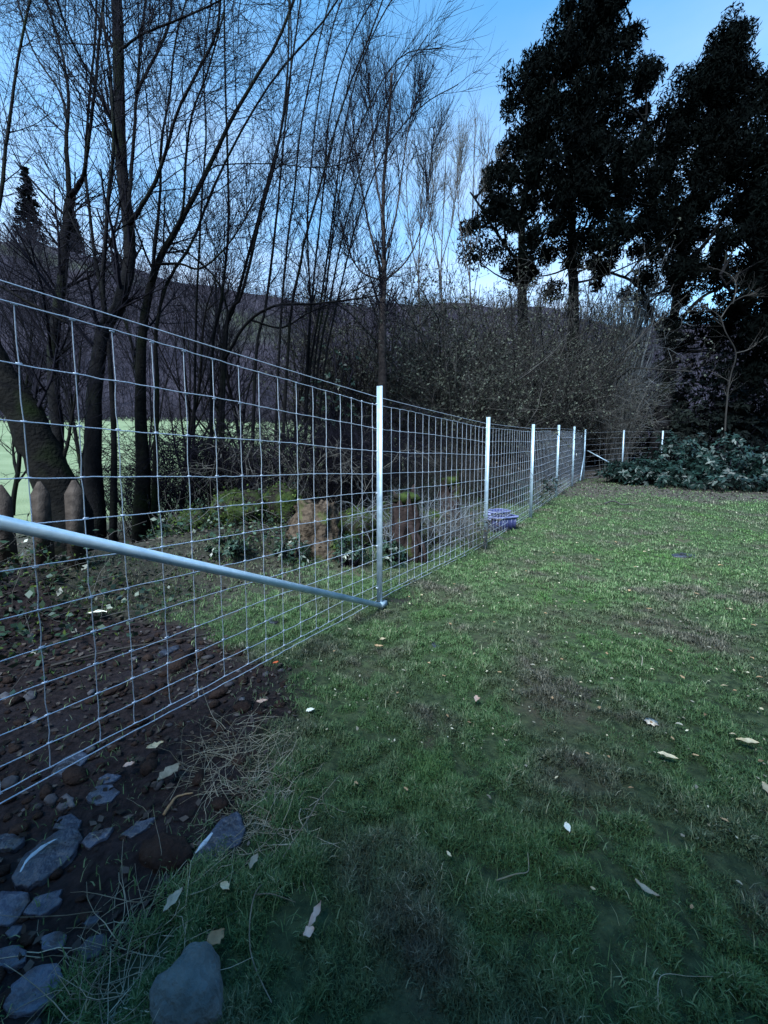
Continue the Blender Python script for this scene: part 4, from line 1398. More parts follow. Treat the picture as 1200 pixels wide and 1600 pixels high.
# ------------------------------------------------------------------ violet crates
def crate(label, base, yaw, w, dpt, h, seed):
    t = thing('plastic_crate', base, label, 'crate', 'violet plastic crates behind the second post')
    ca, sa = math.cos(yaw), math.sin(yaw)
    ax = np.array([[ca, sa, 0], [-sa, ca, 0], [0, 0, 1]])

    def ringpts(sx, sy, z, rc=0.05, k=5):
        out = []
        for cxs, cys, a0 in ((1, 1, 0), (-1, 1, 90), (-1, -1, 180), (1, -1, 270)):
            for j in range(k):
                a = math.radians(a0 + 90 * j / (k - 1))
                out.append([cxs * (sx / 2 - rc) + rc * math.cos(a), cys * (sy / 2 - rc) + rc * math.sin(a), z])
        return np.array(out)
    prof = [(0.86, 0.0), (0.97, h), (0.955, h), (0.845, 0.012)]
    rings = [ringpts(w * s, dpt * s, z) for s, z in prof]
    n_ = len(rings[0])
    vs = np.concatenate(rings) @ ax + base
    qs = [[r_ * n_ + i, r_ * n_ + (i + 1) % n_, (r_ + 1) * n_ + (i + 1) % n_, (r_ + 1) * n_ + i] for r_ in range(3) for i in range(n_)]
    ct = np.array([[0, 0, 0.0], [0, 0, 0.012]]) @ ax + base
    m0 = len(vs)
    tris = [[m0, (i + 1) % n_, i] for i in range(n_)] + [[m0 + 1, 3 * n_ + i, 3 * n_ + (i + 1) % n_] for i in range(n_)]
    body = obj('body', Buf().add(np.concatenate([vs, ct]), qs, tris), M['plastic'], t)
    rp = [(1.0, h - 0.03), (1.04, h - 0.03), (1.04, h + 0.004), (0.965, h + 0.006), (0.965, h - 0.012)]
    rings = [ringpts(w * s, dpt * s, z) for s, z in rp]
    vs = np.concatenate(rings) @ ax + base
    qs = [[r_ * n_ + i, r_ * n_ + (i + 1) % n_, (r_ + 1) * n_ + (i + 1) % n_, (r_ + 1) * n_ + i] for r_ in range(4) for i in range(n_)]
    rim = obj('rim', Buf().add(vs, qs), M['plastic_rim'], t, flat=True)
    for sgn in (-1, 1):
        hb = Buf()
        c = np.array([sgn * w * 0.535, 0, h - 0.05]) @ ax + base
        box(hb, c, (0.03, dpt * 0.34, 0.03), ax)
        obj('handle', hb, M['plastic_rim'], rim, flat=True)
    for k in range(5):
        rb_ = Buf()
        xx = (k - 2) * w * 0.17
        c = np.array([xx, -dpt * 0.468, h * 0.48]) @ ax + base
        box(rb_, c, (0.014, 0.02, h * 0.7), ax)
        obj('rib', rb_, M['plastic'], body, flat=True)
    return t


gb_ = G(782, 6.95)
crate('larger lower violet-blue plastic crate standing behind the second post', gb_ + np.array([0, 0, -0.01]), math.radians(24), 0.50, 0.36, 0.27, 1)
crate('smaller upper violet plastic crate nested askew in the lower one', gb_ + np.array([-0.05, 0.03, 0.125]), math.radians(30), 0.40, 0.28, 0.22, 2)


# ------------------------------------------------------------------ stones on the soil
def slab(name, label, px, thick, material, group=None, tilt=0.0, dome=0.0, cat='stone', parent_extra=None):
    thick = thick * 0.55 - 0.002
    """flat broken stone with the outline seen in the photo, lying on the soil"""
    pts = np.array([GP(u, v_) for u, v_ in px])
    c = pts.mean(0)
    # refine outline with broken edges
    out = []
    m = len(pts)
    for i in range(m):
        a, b_ = pts[i], pts[(i + 1) % m]
        out.append(a)
        nn = 3 if np.linalg.norm(b_ - a) > 0.04 else 1
        for k in range(1, nn):
            out.append(a + (b_ - a) * k / nn + np.append(rng.normal(0, 0.0025, 2), 0))
    out = np.array(out)
    n_ = len(out)
    ctr = out.mean(0)
    sd_ = rng.random() * 50

    def ring(s, h, jit):
        r = ctr + (out - ctr) * s
        z = gz(r[:, 0], r[:, 1])
        nz_ = np.array([mn.noise(Vector((p_[0] * 18 + sd_, p_[1] * 18, 0))) for p_ in r])
        r[:, 2] = z + h + jit * nz_ + tilt * (r[:, 1] - ctr[1])
        return r
    e_ = 0.0 if dome < 0.3 else 1.0
    rings = [ring(0.96, -0.03, 0), ring(1.0, thick * (0.72 - 0.3 * e_), thick * 0.25), ring(0.985 - 0.015 * e_, thick * (0.95 - 0.1 * e_), thick * 0.3), ring(0.90 - 0.04 * e_, thick * (1.0 + dome * 0.3), thick * 0.45), ring(0.55, thick * (1.02 + dome * 0.75), thick * 0.6), ring(0.25, thick * (1.03 + dome), thick * 0.6)]
    vs = np.concatenate(rings + [[ctr * [1, 1, 0] + [0, 0, float(gz(ctr[0], ctr[1])) + thick * (1.03 + dome)]]])
    qs = [[r_ * n_ + i, r_ * n_ + (i + 1) % n_, (r_ + 1) * n_ + (i + 1) % n_, (r_ + 1) * n_ + i] for r_ in range(5) for i in range(n_)]
    tris = [[5 * n_ + i, 5 * n_ + (i + 1) % n_, 6 * n_] for i in range(n_)]
    area = np.sum(out[:, 0] * np.roll(out[:, 1], -1) - np.roll(out[:, 0], -1) * out[:, 1])
    if area < 0:
        qs = [x[::-1] for x in qs]
        tris = [x[::-1] for x in tris]
    o = obj(name, Buf().add(vs, qs, tris), M[material], None, label, cat, group, flat=(dome < 0.3), loc=(ctr[0], ctr[1], float(gz(ctr[0], ctr[1]))))
    return o, float(gz(ctr[0], ctr[1])) + thick * 1.06


def vein(parent, px, h, w):
    pts = np.array([GP(u, v_) for u, v_ in px])
    pts[:, 2] += h
    p, r = resample(pts, np.full(len(pts), w), 12)
    r = w * np.sin(np.linspace(0.25, math.pi - 0.2, 12)) * rng.uniform(0.8, 1.2, 12)
    obj('quartz_vein', tubes(Buf(), p[None] - [0, 0, w * 0.55], r[None], 6), M['quartz'], parent)


SG = 'slate pieces on the bare soil by the fence'
slab('boulder', 'smooth grey-green pear-shaped stone at the bottom edge, left of centre', [(234, 1600), (240, 1560), (268, 1528), (300, 1503), (328, 1497), (345, 1515), (350, 1570), (350, 1610), (300, 1640), (250, 1630)], 0.10, 'grey_stone', None, dome=0.8)
s2, h2 = slab('slate_piece', 'blue slate with a bright pale edge at the grass boundary', [(300, 1350), (312, 1328), (345, 1288), (372, 1277), (384, 1300), (376, 1322), (345, 1345), (312, 1356)], 0.035, 'slate', SG, tilt=0.1)
vein(s2, [(305, 1340), (325, 1318), (342, 1298)], 0.020, 0.009)
slab('soil_clod', 'dark brown rounded clod of soil between two blue slates', [(217, 1345), (222, 1322), (255, 1310), (293, 1314), (302, 1340), (287, 1362), (240, 1364)], 0.05, 'clod', None, dome=0.7, cat='clod')
slab('slate_piece', 'small narrow blue slate above the dark clod', [(188, 1308), (214, 1286), (245, 1279), (228, 1299), (205, 1313)], 0.022, 'slate', SG)
s5, h5 = slab('slate_piece', 'long dark slate crossed by a white quartz streak at left', [(18, 1378), (35, 1348), (60, 1325), (95, 1304), (122, 1300), (130, 1316), (112, 1346), (72, 1378), (45, 1394), (25, 1392)], 0.04, 'slate', SG)
vein(s5, [(32, 1372), (45, 1352), (68, 1332), (100, 1314)], 0.024, 0.008)
for lab, px, th in [
    ('pale slate tip pointing right of the quartz-streaked slate', [(126, 1322), (140, 1306), (178, 1297), (166, 1314), (140, 1330)], 0.03),
    ('rounded pale stone cut by the left edge, above the streaked slate', [(-15, 1312), (10, 1307), (38, 1310), (40, 1318), (22, 1334), (-12, 1334)], 0.03),
    ('square blue slate cut by the left edge, below the streaked slate', [(-25, 1405), (5, 1398), (45, 1400), (48, 1412), (15, 1452), (-25, 1450)], 0.03),
    ('wedge-shaped slate right of the square blue slate', [(36, 1432), (55, 1406), (98, 1394), (92, 1420), (62, 1436)], 0.028),
    ('small oval slate below the square blue slate', [(8, 1462), (20, 1450), (36, 1450), (30, 1462), (16, 1470)], 0.02),
    ('grey slab above the quartz-streaked slate', [(82, 1300), (92, 1282), (112, 1276), (128, 1286), (124, 1298), (98, 1304)], 0.028),
    ('pale slab under the lowest wires of the fence', [(80, 1212), (98, 1190), (128, 1175), (140, 1186), (122, 1206), (96, 1216)], 0.03),
    ('flat purplish slab between the pebbles and the small slate', [(134, 1250), (150, 1232), (176, 1228), (188, 1240), (174, 1256), (150, 1260)], 0.022),
    ('thin bluish slate chip above the purplish slab', [(154, 1219), (168, 1211), (190, 1214), (178, 1223), (162, 1227)], 0.02),
    ('big dark slab in the bottom left corner', [(5, 1580), (18, 1548), (55, 1520), (90, 1512), (100, 1534), (86, 1566), (45, 1592), (15, 1594)], 0.035),
    ('slab of slate right of the corner slab', [(118, 1494), (140, 1470), (164, 1464), (172, 1478), (154, 1500), (130, 1508)], 0.028),
    ('pale flat pebble above the bottom slate slabs', [(127, 1446), (138, 1436), (156, 1434), (152, 1446), (138, 1452)], 0.02),
    ('dim slate low on the left edge', [(-10, 1490), (20, 1482), (42, 1490), (40, 1508), (15, 1520), (-10, 1515)], 0.028),
    ('dim slate piece in the middle of the lower soil', [(60, 1470), (85, 1460), (105, 1466), (98, 1484), (70, 1490)], 0.022),
]:
    slab('slate_piece', lab, px, th, 'slate', SG)
PBG = 'pale pebbles below the fence'
for lab, px in [
    ('white oval pebble, brightest of the cluster below the wires', [(68, 1252), (74, 1244), (86, 1242), (91, 1249), (84, 1258), (74, 1259)]),
    ('pale pebble lower right of the brightest pebble', [(88, 1263), (94, 1255), (108, 1255), (106, 1263), (95, 1269)]),
    ('brown-pink pebble right of the brightest pebble', [(94, 1248), (104, 1241), (116, 1248), (118, 1260), (110, 1264)]),
    ('small pebble left of the pebble cluster', [(52, 1262), (60, 1257), (68, 1259), (62, 1266), (54, 1267)]),
    ('pale pebble among the leaves at the far left, behind the mesh', [(-2, 1088), (8, 1082), (18, 1086), (12, 1094), (2, 1095)]),
    ('grey pebble behind the mesh near the left edge', [(36, 1090), (46, 1080), (58, 1082), (54, 1092), (42, 1096)]),
    ('whitish pebble behind the mesh, lower one', [(46, 1126), (52, 1120), (60, 1122), (58, 1129), (50, 1131)]),
]:
    slab('pebble', lab, px, 0.018, 'pebble', PBG, dome=0.8)
slab('slate_piece', 'flat pale blue slate lying alone far out on the lawn', [(1048, 867), (1062, 864), (1088, 868), (1092, 871), (1070, 872), (1052, 870)], 0.03, 'slate', None)
slab('slate_piece', 'blue slate on the grass behind the mesh left of the near post', [(418, 970), (424, 963), (436, 964), (440, 970), (432, 976), (421, 975)], 0.03, 'slate', None)
slab('slate_piece', 'narrow pale slate below the brace tube behind the mesh', [(244, 1026), (256, 1016), (278, 1010), (282, 1014), (262, 1024), (250, 1030)], 0.025, 'slate', None)
slab('slate_piece', 'tiny blue-grey chip of slate on the lawn below the near post', [(674, 1006), (680, 1002), (688, 1010), (684, 1014), (678, 1012)], 0.012, 'slate', None)


# ------------------------------------------------------------------ single leaves and bits on the lawn
def leaf_thing(name, label, u, v_, lpx, wpx, ang, material, group=None, cat='leaf', lift=0.044, curl=0.25):
    c = GP(u, v_)
    d = np.linalg.norm(c - np.array([0, 0, CAM_H]))
    L, Wd = 0.8 * lpx * d / F_PX, 0.8 * wpx * d / F_PX
    n_ = 9
    t_ = np.linspace(0, 1, n_)
    half = Wd / 2 * np.sin(np.clip(t_, 0.02, 0.98) * math.pi) ** 0.8 * (1.1 - 0.35 * t_)
    ca, sa = math.cos(ang), math.sin(ang)
    vs = []
    jag = rng.normal(0, 0.22, (n_, 3))
    bend = rng.normal(0, 0.10)
    for k in range(n_):
        x = (t_[k] - 0.5) * L
        arch = curl * L * (0.25 - (t_[k] - 0.5) ** 2)
        for j, s in enumerate((-1, 0, 1)):
            y = half[k] * s * (1 + jag[k, j])
            z = arch + (0.18 * Wd if s else 0) + rng.normal(0, 0.03) * Wd
            y = y + bend * L * (0.25 - (t_[k] - 0.5) ** 2) * 4
            vs.append(c + np.array([x * ca - y * sa, x * sa + y * ca, lift + z]))
    qs = [[3 * k + j, 3 * k + 3 + j, 3 * k + 4 + j, 3 * k + 1 + j] for k in range(n_ - 1) for j in (0, 1)]
    vs = np.array(vs)
    vs2 = vs - np.array([0, 0, 0.0012])
    qs2 = [[a + 3 * n_ for a in x[::-1]] for x in qs]
    return obj(name, Buf().add(vs, qs).add(vs2, [[a - 3 * n_ for a in x] for x in qs2]), M[material], None, label, cat, group, loc=c)


single = [
    ('white square chip lying brightest on the lower lawn', 886, 1311, 14, 9, 1.5, 'white', 'chip', 'white_chip'),
    ('pale slender leaf right of centre below the round blossom', 1043, 1197, 24, 9, -0.5, 'leaf_pale', 'leaf', 'fallen_leaf'),
    ('pinkish long leaf standing out near the bottom centre', 492, 1450, 32, 9, 1.2, 'leaf_pink', 'leaf', 'fallen_leaf'),
    ('small round pink leaf just below the long pinkish leaf', 483, 1479, 14, 12, 0.5, 'leaf_pink', 'leaf', 'fallen_leaf'),
    ('pale broken leaf near the right edge, level with the blossom', 1167, 1173, 24, 10, -0.3, 'leaf_pale', 'leaf', 'fallen_leaf'),
    ('curled pale leaf cut by the right edge of the lawn', 1196, 1250, 22, 10, 1.2, 'leaf_pale', 'leaf', 'fallen_leaf'),
    ('orange-white leaf in the dull patch at the lawn centre', 743, 1104, 16, 9, 1.4, 'leaf_pink', 'leaf', 'fallen_leaf'),
    ('tan leaf on the grass below the near post, upper of a pair', 598, 1009, 12, 8, 0.3, 'leaf_pale', 'leaf', 'fallen_leaf'),
    ('tan leaf on the grass below the near post, lower of a pair', 592, 1019, 16, 8, -0.2, 'leaf_tan', 'leaf', 'fallen_leaf'),
    ('large grey oval leaf upright on the soil left of the straw', 265, 1224, 34, 20, 1.1, 'leaf_grey', 'leaf', 'fallen_leaf'),
    ('small orange leaf on the soil below the fence', 202, 1211, 14, 10, 0.6, 'leaf_pink', 'leaf', 'fallen_leaf'),
    ('pale torn leaf on the dark soil beside the fence', 243, 1180, 22, 12, 0.6, 'leaf_pale', 'leaf', 'fallen_leaf'),
    ('white leaf at the edge of soil and grass right of the fence', 485, 1123, 14, 9, 0.4, 'white', 'leaf', 'fallen_leaf'),
    ('pinkish leaf on the reddish soil mound', 410, 1108, 18, 9, 0.2, 'leaf_pink', 'leaf', 'fallen_leaf'),
    ('small red leaf at the top of the soil mound', 431, 1046, 10, 7, 0.5, 'orange', 'leaf', 'fallen_leaf'),
    ('brown jagged leaf touching the smooth stone at the bottom', 337, 1490, 24, 18, 0.9, 'leaf_tan', 'leaf', 'fallen_leaf'),
    ('greenish white leaf at the boundary left of the long stalk', 272, 1428, 28, 12, 1.2, 'leaf_grey', 'leaf', 'fallen_leaf'),
    ('pale two-toned leaf right of the greenish white leaf', 352, 1406, 16, 9, -0.5, 'leaf_pale', 'leaf', 'fallen_leaf'),
    ('small pale oval leaf beside the bent straw stalk', 398, 1366, 20, 11, 1.3, 'leaf_grey', 'leaf', 'fallen_leaf'),
    ('thin grey-green leaf low on the right lawn', 1010, 1408, 26, 9, -0.8, 'leaf_grey', 'leaf', 'fallen_leaf'),
    ('crumpled white scrap behind the mesh at the left', 152, 964, 26, 14, 0.2, 'white', 'scrap', 'paper_scrap'),
]
for lab, u, v_, l, w, a, m_, cat, nm in single:
    leaf_thing(nm, lab, u, v_, l, w, a, m_, None, cat)
# round pale blossom made of petals
bc = GP(1017, 1137)
bd = np.linalg.norm(bc - np.array([0, 0, CAM_H])) / F_PX
bt = thing('blossom', bc, 'round cream blossom lying on the bright green grass at right', 'flower')
for k in range(7):
    a = k / 7 * 2 * math.pi
    r0 = 7.5 * bd
    dirv = np.array([math.cos(a), math.sin(a), 0])
    sid = np.array([-math.sin(a), math.cos(a), 0])
    o_ = bc + [0, 0, 0.026]
    vs = np.array([o_, o_ + dirv * r0 * .6 + sid * r0 * .42 + [0, 0, .008], o_ + dirv * r0 * 1.05 + [0, 0, .004], o_ + dirv * r0 * .6 - sid * r0 * .42 + [0, 0, .008], o_ - [0, 0, .006]])
    obj('petal', Buf().add(vs, [[0, 1, 2, 3]], [[4, 2, 1], [4, 3, 2]]), M['blossom'], bt)
vs_, q_ = lump(bc + [0, 0, .03], (.012, .012, .01), 4.4, 10, 7, .1)
obj('centre', Buf().add(vs_, q_), M['leaf_tan'], bt)

LGp = 'small fallen leaves strewn over the lawn'
spots = [(1130, 1085), (1146, 1091), (820, 1213), (1040, 1166), (955, 1167), (945, 1196), (1088, 1247), (1186, 1205), (930, 1404), (1066, 1072), (889, 1015), (672, 1050), (788, 1170), (733, 1143), (640, 1060), (640, 940), (655, 938), (700, 1130), (1060, 1145), (1100, 1130), (1150, 1055), (1185, 1070), (1066, 1325), (980, 1245), (760, 1160), (620, 1090), (560, 1150), (865, 1100), (905, 1075), (955, 1030), (1000, 1000), (850, 970), (915, 950), (980, 930), (1040, 915), (1090, 935), (1140, 960), (1175, 990), (800, 1010), (770, 980), (735, 960), (700, 985), (870, 905), (930, 880), (1000, 865), (1120, 890), (1160, 905), (825, 900), (780, 905), (710, 920), (560, 1060), (520, 1030), (545, 990), (1128, 1300), (1150, 1400), (1080, 1440), (700, 1350), (640, 1250), (760, 1260), (560, 1240), (1020, 1060), (940, 1120), (1110, 1020), (880, 1040), (1190, 1120), (990, 890), (1180, 860), (960, 850), (900, 850), (860, 870), (1060, 980), (1010, 960), (1140, 1160), (1085, 1195), (1075, 1110), (1175, 1035), (1120, 1060), (1045, 1030), (960, 1075), (920, 1190), (870, 1230), (800, 1090), (830, 1050), (780, 1060), (740, 1030), (690, 1070)]
for k, (u, v_) in enumerate(spots):
    leaf_thing('fallen_leaf', 'small dry leaf among the many strewn over the lawn', u + rng.normal(0, 3), v_ + rng.normal(0, 2), rng.uniform(4, 9.5), rng.uniform(2.5, 4.5), rng.uniform(0, math.pi), ['leaf_pale', 'leaf_tan', 'leaf_grey', 'leaf_tan'][k % 4], LGp, curl=rng.uniform(0.1, 0.5))


# stalks and sticks
def stick(name, label, px, wpx, material, cat, lift=0.030, group=None):
    pts = np.array([GP(u, v_) for u, v_ in px])
    d = np.linalg.norm(pts[0] - np.array([0, 0, CAM_H]))
    pts[:, 2] += lift * np.array([1 + 0.5 * math.sin(i * 1.7) for i in range(len(pts))])
    p, r = resample(pts, np.linspace(wpx, wpx * 0.5, len(pts)) * d / F_PX / 4.5, 6 * len(pts), 0.1)
    return obj(name, tubes(Buf(), p[None], r[None], 5, cap=True), M[material], None, label, cat, group, loc=pts[0])


stick('straw_stalk', 'long bent straw stalk running down the grass left of bottom centre', [(500, 1258), (480, 1300), (458, 1325), (425, 1375), (402, 1408), (392, 1450), (391, 1490), (402, 1530), (425, 1590)], 4, 'straw', 'stalk')
stick('straw_stalk', 'short straw stalk branching right from the long bent stalk', [(400, 1412), (425, 1418), (462, 1422)], 3.5, 'straw', 'stalk')
stick('straw_stalk', 'hooked straw stalk by the lower left grass edge', [(470, 1275), (468, 1295), (478, 1308), (490, 1314)], 3, 'straw', 'stalk')
stick('straw_stalk', 'curled pale straw in the middle of the lower lawn', [(775, 1389), (805, 1386), (822, 1375), (826, 1362), (824, 1348)], 3, 'straw', 'stalk')
stick('straw_stalk', 'pale bent straw at the bottom right corner', [(1028, 1600), (1027, 1560), (1040, 1536), (1076, 1534), (1112, 1546)], 1.6, 'straw', 'stalk')
stick('straw_stalk', 'short upright straw on the lawn right of centre', [(1002, 1048), (1003, 1038), (1000, 1030)], 3, 'straw', 'stalk')
stick('dark_stick', 'dark thin stick half sunk in the grass at lower centre', [(540, 1295), (545, 1330), (558, 1362), (585, 1390), (615, 1412), (655, 1455)], 6, 'rubber', 'stick', 0.012)
stick('pale_stick', 'pale broken stick on the soil above the blue slates', [(256, 1278), (268, 1262), (278, 1248), (302, 1241)], 8, 'leaf_tan', 'stick', 0.012)
stick('fallen_branch', 'thin fallen branch on the ground behind the mesh below the brace', [(80, 1045), (180, 1022), (270, 1004), (330, 992)], 7, 'twig_brown', 'branch', 0.02)
stick('fallen_branch', 'short pale log at the far end of the lawn', [(945, 790), (958, 788), (972, 791), (986, 789)], 6, 'twig_grey', 'branch', 0.05)


# dry grass tufts on the turned soil
def tuft(label, u, v_, rpx, n, lpx, group='dry straw tufts at the edge of the soil'):
    c = GP(u, v_)
    sc = np.linalg.norm(c - np.array([0, 0, CAM_H])) / F_PX
    st = c + np.stack([rng.normal(0, rpx * sc * 0.5, n), rng.normal(0, rpx * sc * 0.5, n), np.zeros(n)], -1)
    st[:, 2] = gz(st[:, 0], st[:, 1])
    a = rng.uniform(0, 2 * math.pi, n)
    di = np.stack([np.cos(a), np.sin(a), rng.uniform(0.05, 0.6, n)], -1)
    p = grow(st, di, rng.uniform(0.5, 1.3, n) * lpx * sc, 6, 0.22, -0.10)
    p[:, :, 2] = np.maximum(p[:, :, 2], gz(p[:, :, 0], p[:, :, 1]) + 0.006)
    t = thing('straw_tuft', c, label, 'dry grass', group)
    obj('blades', tubes(Buf(), p, np.linspace(0.0014, 0.0006, 6)[None], 3), M['straw'], t, kind='stuff')


tuft('brightest dry straw tuft beside the upper end of the blue slate', 408, 1235, 38, 110, 55)
tuft('sparse dry straw on the soil left of the brightest tuft', 345, 1205, 50, 70, 60)
tuft('dry straw on the soil mound above the brightest tuft', 385, 1160, 50, 80, 55)
tuft('thin dry straw right of the brightest tuft', 450, 1285, 45, 50, 55)
tuft('dry straw clinging round the blue slate with the pale edge', 395, 1310, 40, 60, 50)
tuft('long dull grass tuft below the soil at the lower left', 215, 1470, 60, 90, 75)
tuft('long dull grass tuft left of the smooth stone', 165, 1560, 60, 80, 75)

# ------------------------------------------------------------------ uncounted cover: pebbles, litter, grass
# pebbles and crumbs of soil
n_ = 2600
x = rng.uniform(-3.6, -0.2, n_)
y = rng.uniform(0.3, 4.2, n_)
dz, lz, fz = zones(x, y)
keep = (dz > 0.55) & (rng.random(n_) < 0.9)
x, y = x[keep], y[keep]
sz = rng.gamma(2.0, 0.005, len(x)) + 0.004
ico = np.array([[0, 0, 1], [.89, 0, .45], [.28, .85, .45], [-.72, .53, .45], [-.72, -.53, .45], [.28, -.85, .45], [.72, .53, -.45], [-.28, .85, -.45], [-.89, 0, -.45], [-.28, -.85, -.45], [.72, -.53, -.45], [0, 0, -1]])
icof = np.array([[0, 1, 2], [0, 2, 3], [0, 3, 4], [0, 4, 5], [0, 5, 1], [1, 6, 2], [2, 7, 3], [3, 8, 4], [4, 9, 5], [5, 10, 1], [6, 7, 2], [7, 8, 3], [8, 9, 4], [9, 10, 5], [10, 6, 1], [11, 7, 6], [11, 8, 7], [11, 9, 8], [11, 10, 9], [11, 6, 10]])


def scatter_lumps(x, y, sz, flat=0.6):
    N = len(x)
    a = rng.uniform(0, 2 * math.pi, N)
    b_ = ico[None] * (1 + rng.normal(0, 0.16, (N, 12, 1))) * np.stack([sz * rng.uniform(0.8, 1.6, N), sz * rng.uniform(0.7, 1.1, N), sz * flat * rng.uniform(0.6, 1.2, N)], -1)[:, None]
    ca, sa = np.cos(a)[:, None], np.sin(a)[:, None]
    vs = np.stack([b_[..., 0] * ca - b_[..., 1] * sa + x[:, None], b_[..., 0] * sa + b_[..., 1] * ca + y[:, None], b_[..., 2] + (gz(x, y) + sz * 0.25)[:, None]], -1)
    f = icof[None] + (np.arange(N) * 12)[:, None, None]
    return Buf().add(vs.reshape(-1, 3), None, f.reshape(-1, 3), np.repeat(rng.random(N), 12))


stone_m = rng.random(len(x)) < 0.16
obj('gravel', scatter_lumps(x[stone_m], y[stone_m], sz[stone_m]), M['pebble'], kind='stuff', label='small stones scattered in the bare soil', cat='gravel')
obj('soil_crumbs', scatter_lumps(x[~stone_m], y[~stone_m], sz[~stone_m] * 1.1), M['clod'], kind='stuff', label='dark crumbs of turned soil', cat='soil')

# leaf litter behind the mesh and at the far end of the lawn
n_ = 26000
r = np.sqrt(rng.random(n_)) * 19
a = rng.uniform(-0.85, 0.95, n_)
x, y = r * np.sin(a), r * np.cos(a)
dz, lz, fz = zones(x, y)
keep = rng.random(n_) < np.clip(np.maximum(dz * 0.55, lz * 0.9) - fz, 0, 1)
x, y = x[keep], y[keep]
rr = np.hypot(x, y)
# a denser share close by
n2 = 2400
x2 = rng.uniform(-3.4, -0.4, n2)
y2 = rng.uniform(0.6, 5, n2)
k2 = zones(x2, y2)[0] > 0.5
x, y = np.concatenate([x, x2[k2]]), np.concatenate([y, y2[k2]])
pos = np.stack([x, y, gz(x, y) + 0.012], -1)
obj('leaf_litter', leaves(Buf(), pos, np.clip(0.028 + 0.0035 * np.hypot(x, y), 0.03, 0.075), 1.7, 0.85), M['litter_leaf'], kind='stuff', label='withered leaf litter on the ground', cat='leaf litter')


# countless small bleached flecks of leaf between the blades
n_ = 1300
r = np.exp(rng.uniform(math.log(1.7), math.log(14), n_))
a = rng.uniform(-0.5, 1.1, n_)
x, y = r * np.sin(a), r * np.cos(a)
dz, lz, fz = zones(x, y)
s_, w_ = fence_sw(x, y)
keep = (w_ < 0) & (dz < 0.4)
x, y, r = x[keep], y[keep], r[keep]
pos = np.stack([x, y, gz(x, y) + 0.030], -1)
obj('leaf_flecks', leaves(Buf(), pos, np.clip(0.008 + 0.0032 * r, 0.010, 0.036), 2.0, 0.7), M['fleck'], kind='stuff', label='tiny bleached flecks of leaf all over the lawn', cat='leaf litter')


def blades(x, y, length, width, lean_lo, lean_hi, tone):
    N = len(x)
    z = gz(x, y)
    h = rng.uniform(0, 2 * math.pi, N)
    le = np.radians(rng.uniform(lean_lo, lean_hi, N))
    hd = np.stack([np.cos(h), np.sin(h), np.zeros(N)], -1)
    sd_ = np.stack([-np.sin(h), np.cos(h), np.zeros(N)], -1)
    up = np.array([0, 0, 1.0])
    d1 = hd * np.sin(le * 0.55)[:, None] + up * np.cos(le * 0.55)[:, None]
    d2 = hd * np.sin(le * 1.25)[:, None] + up * np.cos(le * 1.25)[:, None]
    b0 = np.stack([x, y, z - 0.004], -1)
    m_ = b0 + d1 * (length * 0.5)[:, None]
    tip = m_ + d2 * (length * 0.5)[:, None]
    w = (width / 2)[:, None]
    vs = np.stack([b0 - sd_ * w, b0 + sd_ * w, m_ + sd_ * w * 0.8, m_ - sd_ * w * 0.8, tip], 1).reshape(-1, 3)
    i = np.arange(N) * 5
    q_ = np.stack([i, i + 1, i + 2, i + 3], -1)
    t_ = np.stack([i + 3, i + 2, i + 4], -1)
    return vs, q_, t_, np.repeat(tone, 5)


# lawn grass: dense near, thinning with distance, growing in small uneven tussocks
def vnoise(x, y, cell, seed):
    gx, gy = x / cell, y / cell
    ix, iy = np.floor(gx).astype(np.int64), np.floor(gy).astype(np.int64)
    fx, fy = gx - ix, gy - iy
    fx, fy = fx * fx * (3 - 2 * fx), fy * fy * (3 - 2 * fy)

    def h(a, b):
        k = (a * 374761393 + b * 668265263 + seed * 982451653) & 0xffffffff
        k = ((k ^ (k >> 13)) * 1274126177) & 0xffffffff
        return ((k ^ (k >> 16)) & 0xffff) / 65535.0
    return (h(ix, iy) * (1 - fx) + h(ix + 1, iy) * fx) * (1 - fy) + (h(ix, iy + 1) * (1 - fx) + h(ix + 1, iy + 1) * fx) * fy


N = 1900000
r = np.exp(rng.uniform(math.log(0.45), math.log(17), N))
keep = rng.random(N) < (r ** 2 / (r ** 2 + 1.5))
r = r[keep]
a = rng.uniform(-1.12, 1.25, len(r))
x, y = r * np.sin(a), r * np.cos(a)
dz, lz, fz = zones(x, y)
s_, w_ = fence_sw(x, y)
tus = 0.5 * vnoise(x, y, 0.055, 1) + 0.32 * vnoise(x, y, 0.13, 2) + 0.18 * vnoise(x, y, 0.34, 3)
prob = (1 - 0.985 * dz) * (1 - 0.72 * lz) * (1 - fz) * (0.62 + 0.38 * smooth(0.25, 0.52, tus + 0.12))
keep = (rng.random(len(x)) < prob) & (w_ < 2.2)
x, y, r, tus = x[keep], y[keep], r[keep], tus[keep]
if len(x) > 760000:
    x, y, r, tus = x[:760000], y[:760000], r[:760000], tus[:760000]
hk = smooth(0.25, 0.75, tus)
L = rng.uniform(0.012, 0.031, len(x)) * (1 + 0.04 * r) * (0.6 + 0.9 * hk)
Wb = 0.0014 + 0.00075 * np.hypot(r, 1.4) * rng.uniform(0.6, 1.5, len(x))
vs, q_, t_, tn = blades(x, y, L, Wb, 25, 85, np.clip(0.62 * rng.random(len(x)) + 0.5 * hk * rng.random(len(x)) + 0.04, 0, 1))
vs[:, 2] += np.repeat(0.028 * hk - 0.006, 5)
grass = obj('lawn_grass', Buf().add(vs, q_, t_, tn), M['grass'], kind='stuff', label='short damp mossy grass of the lawn', cat='grass')

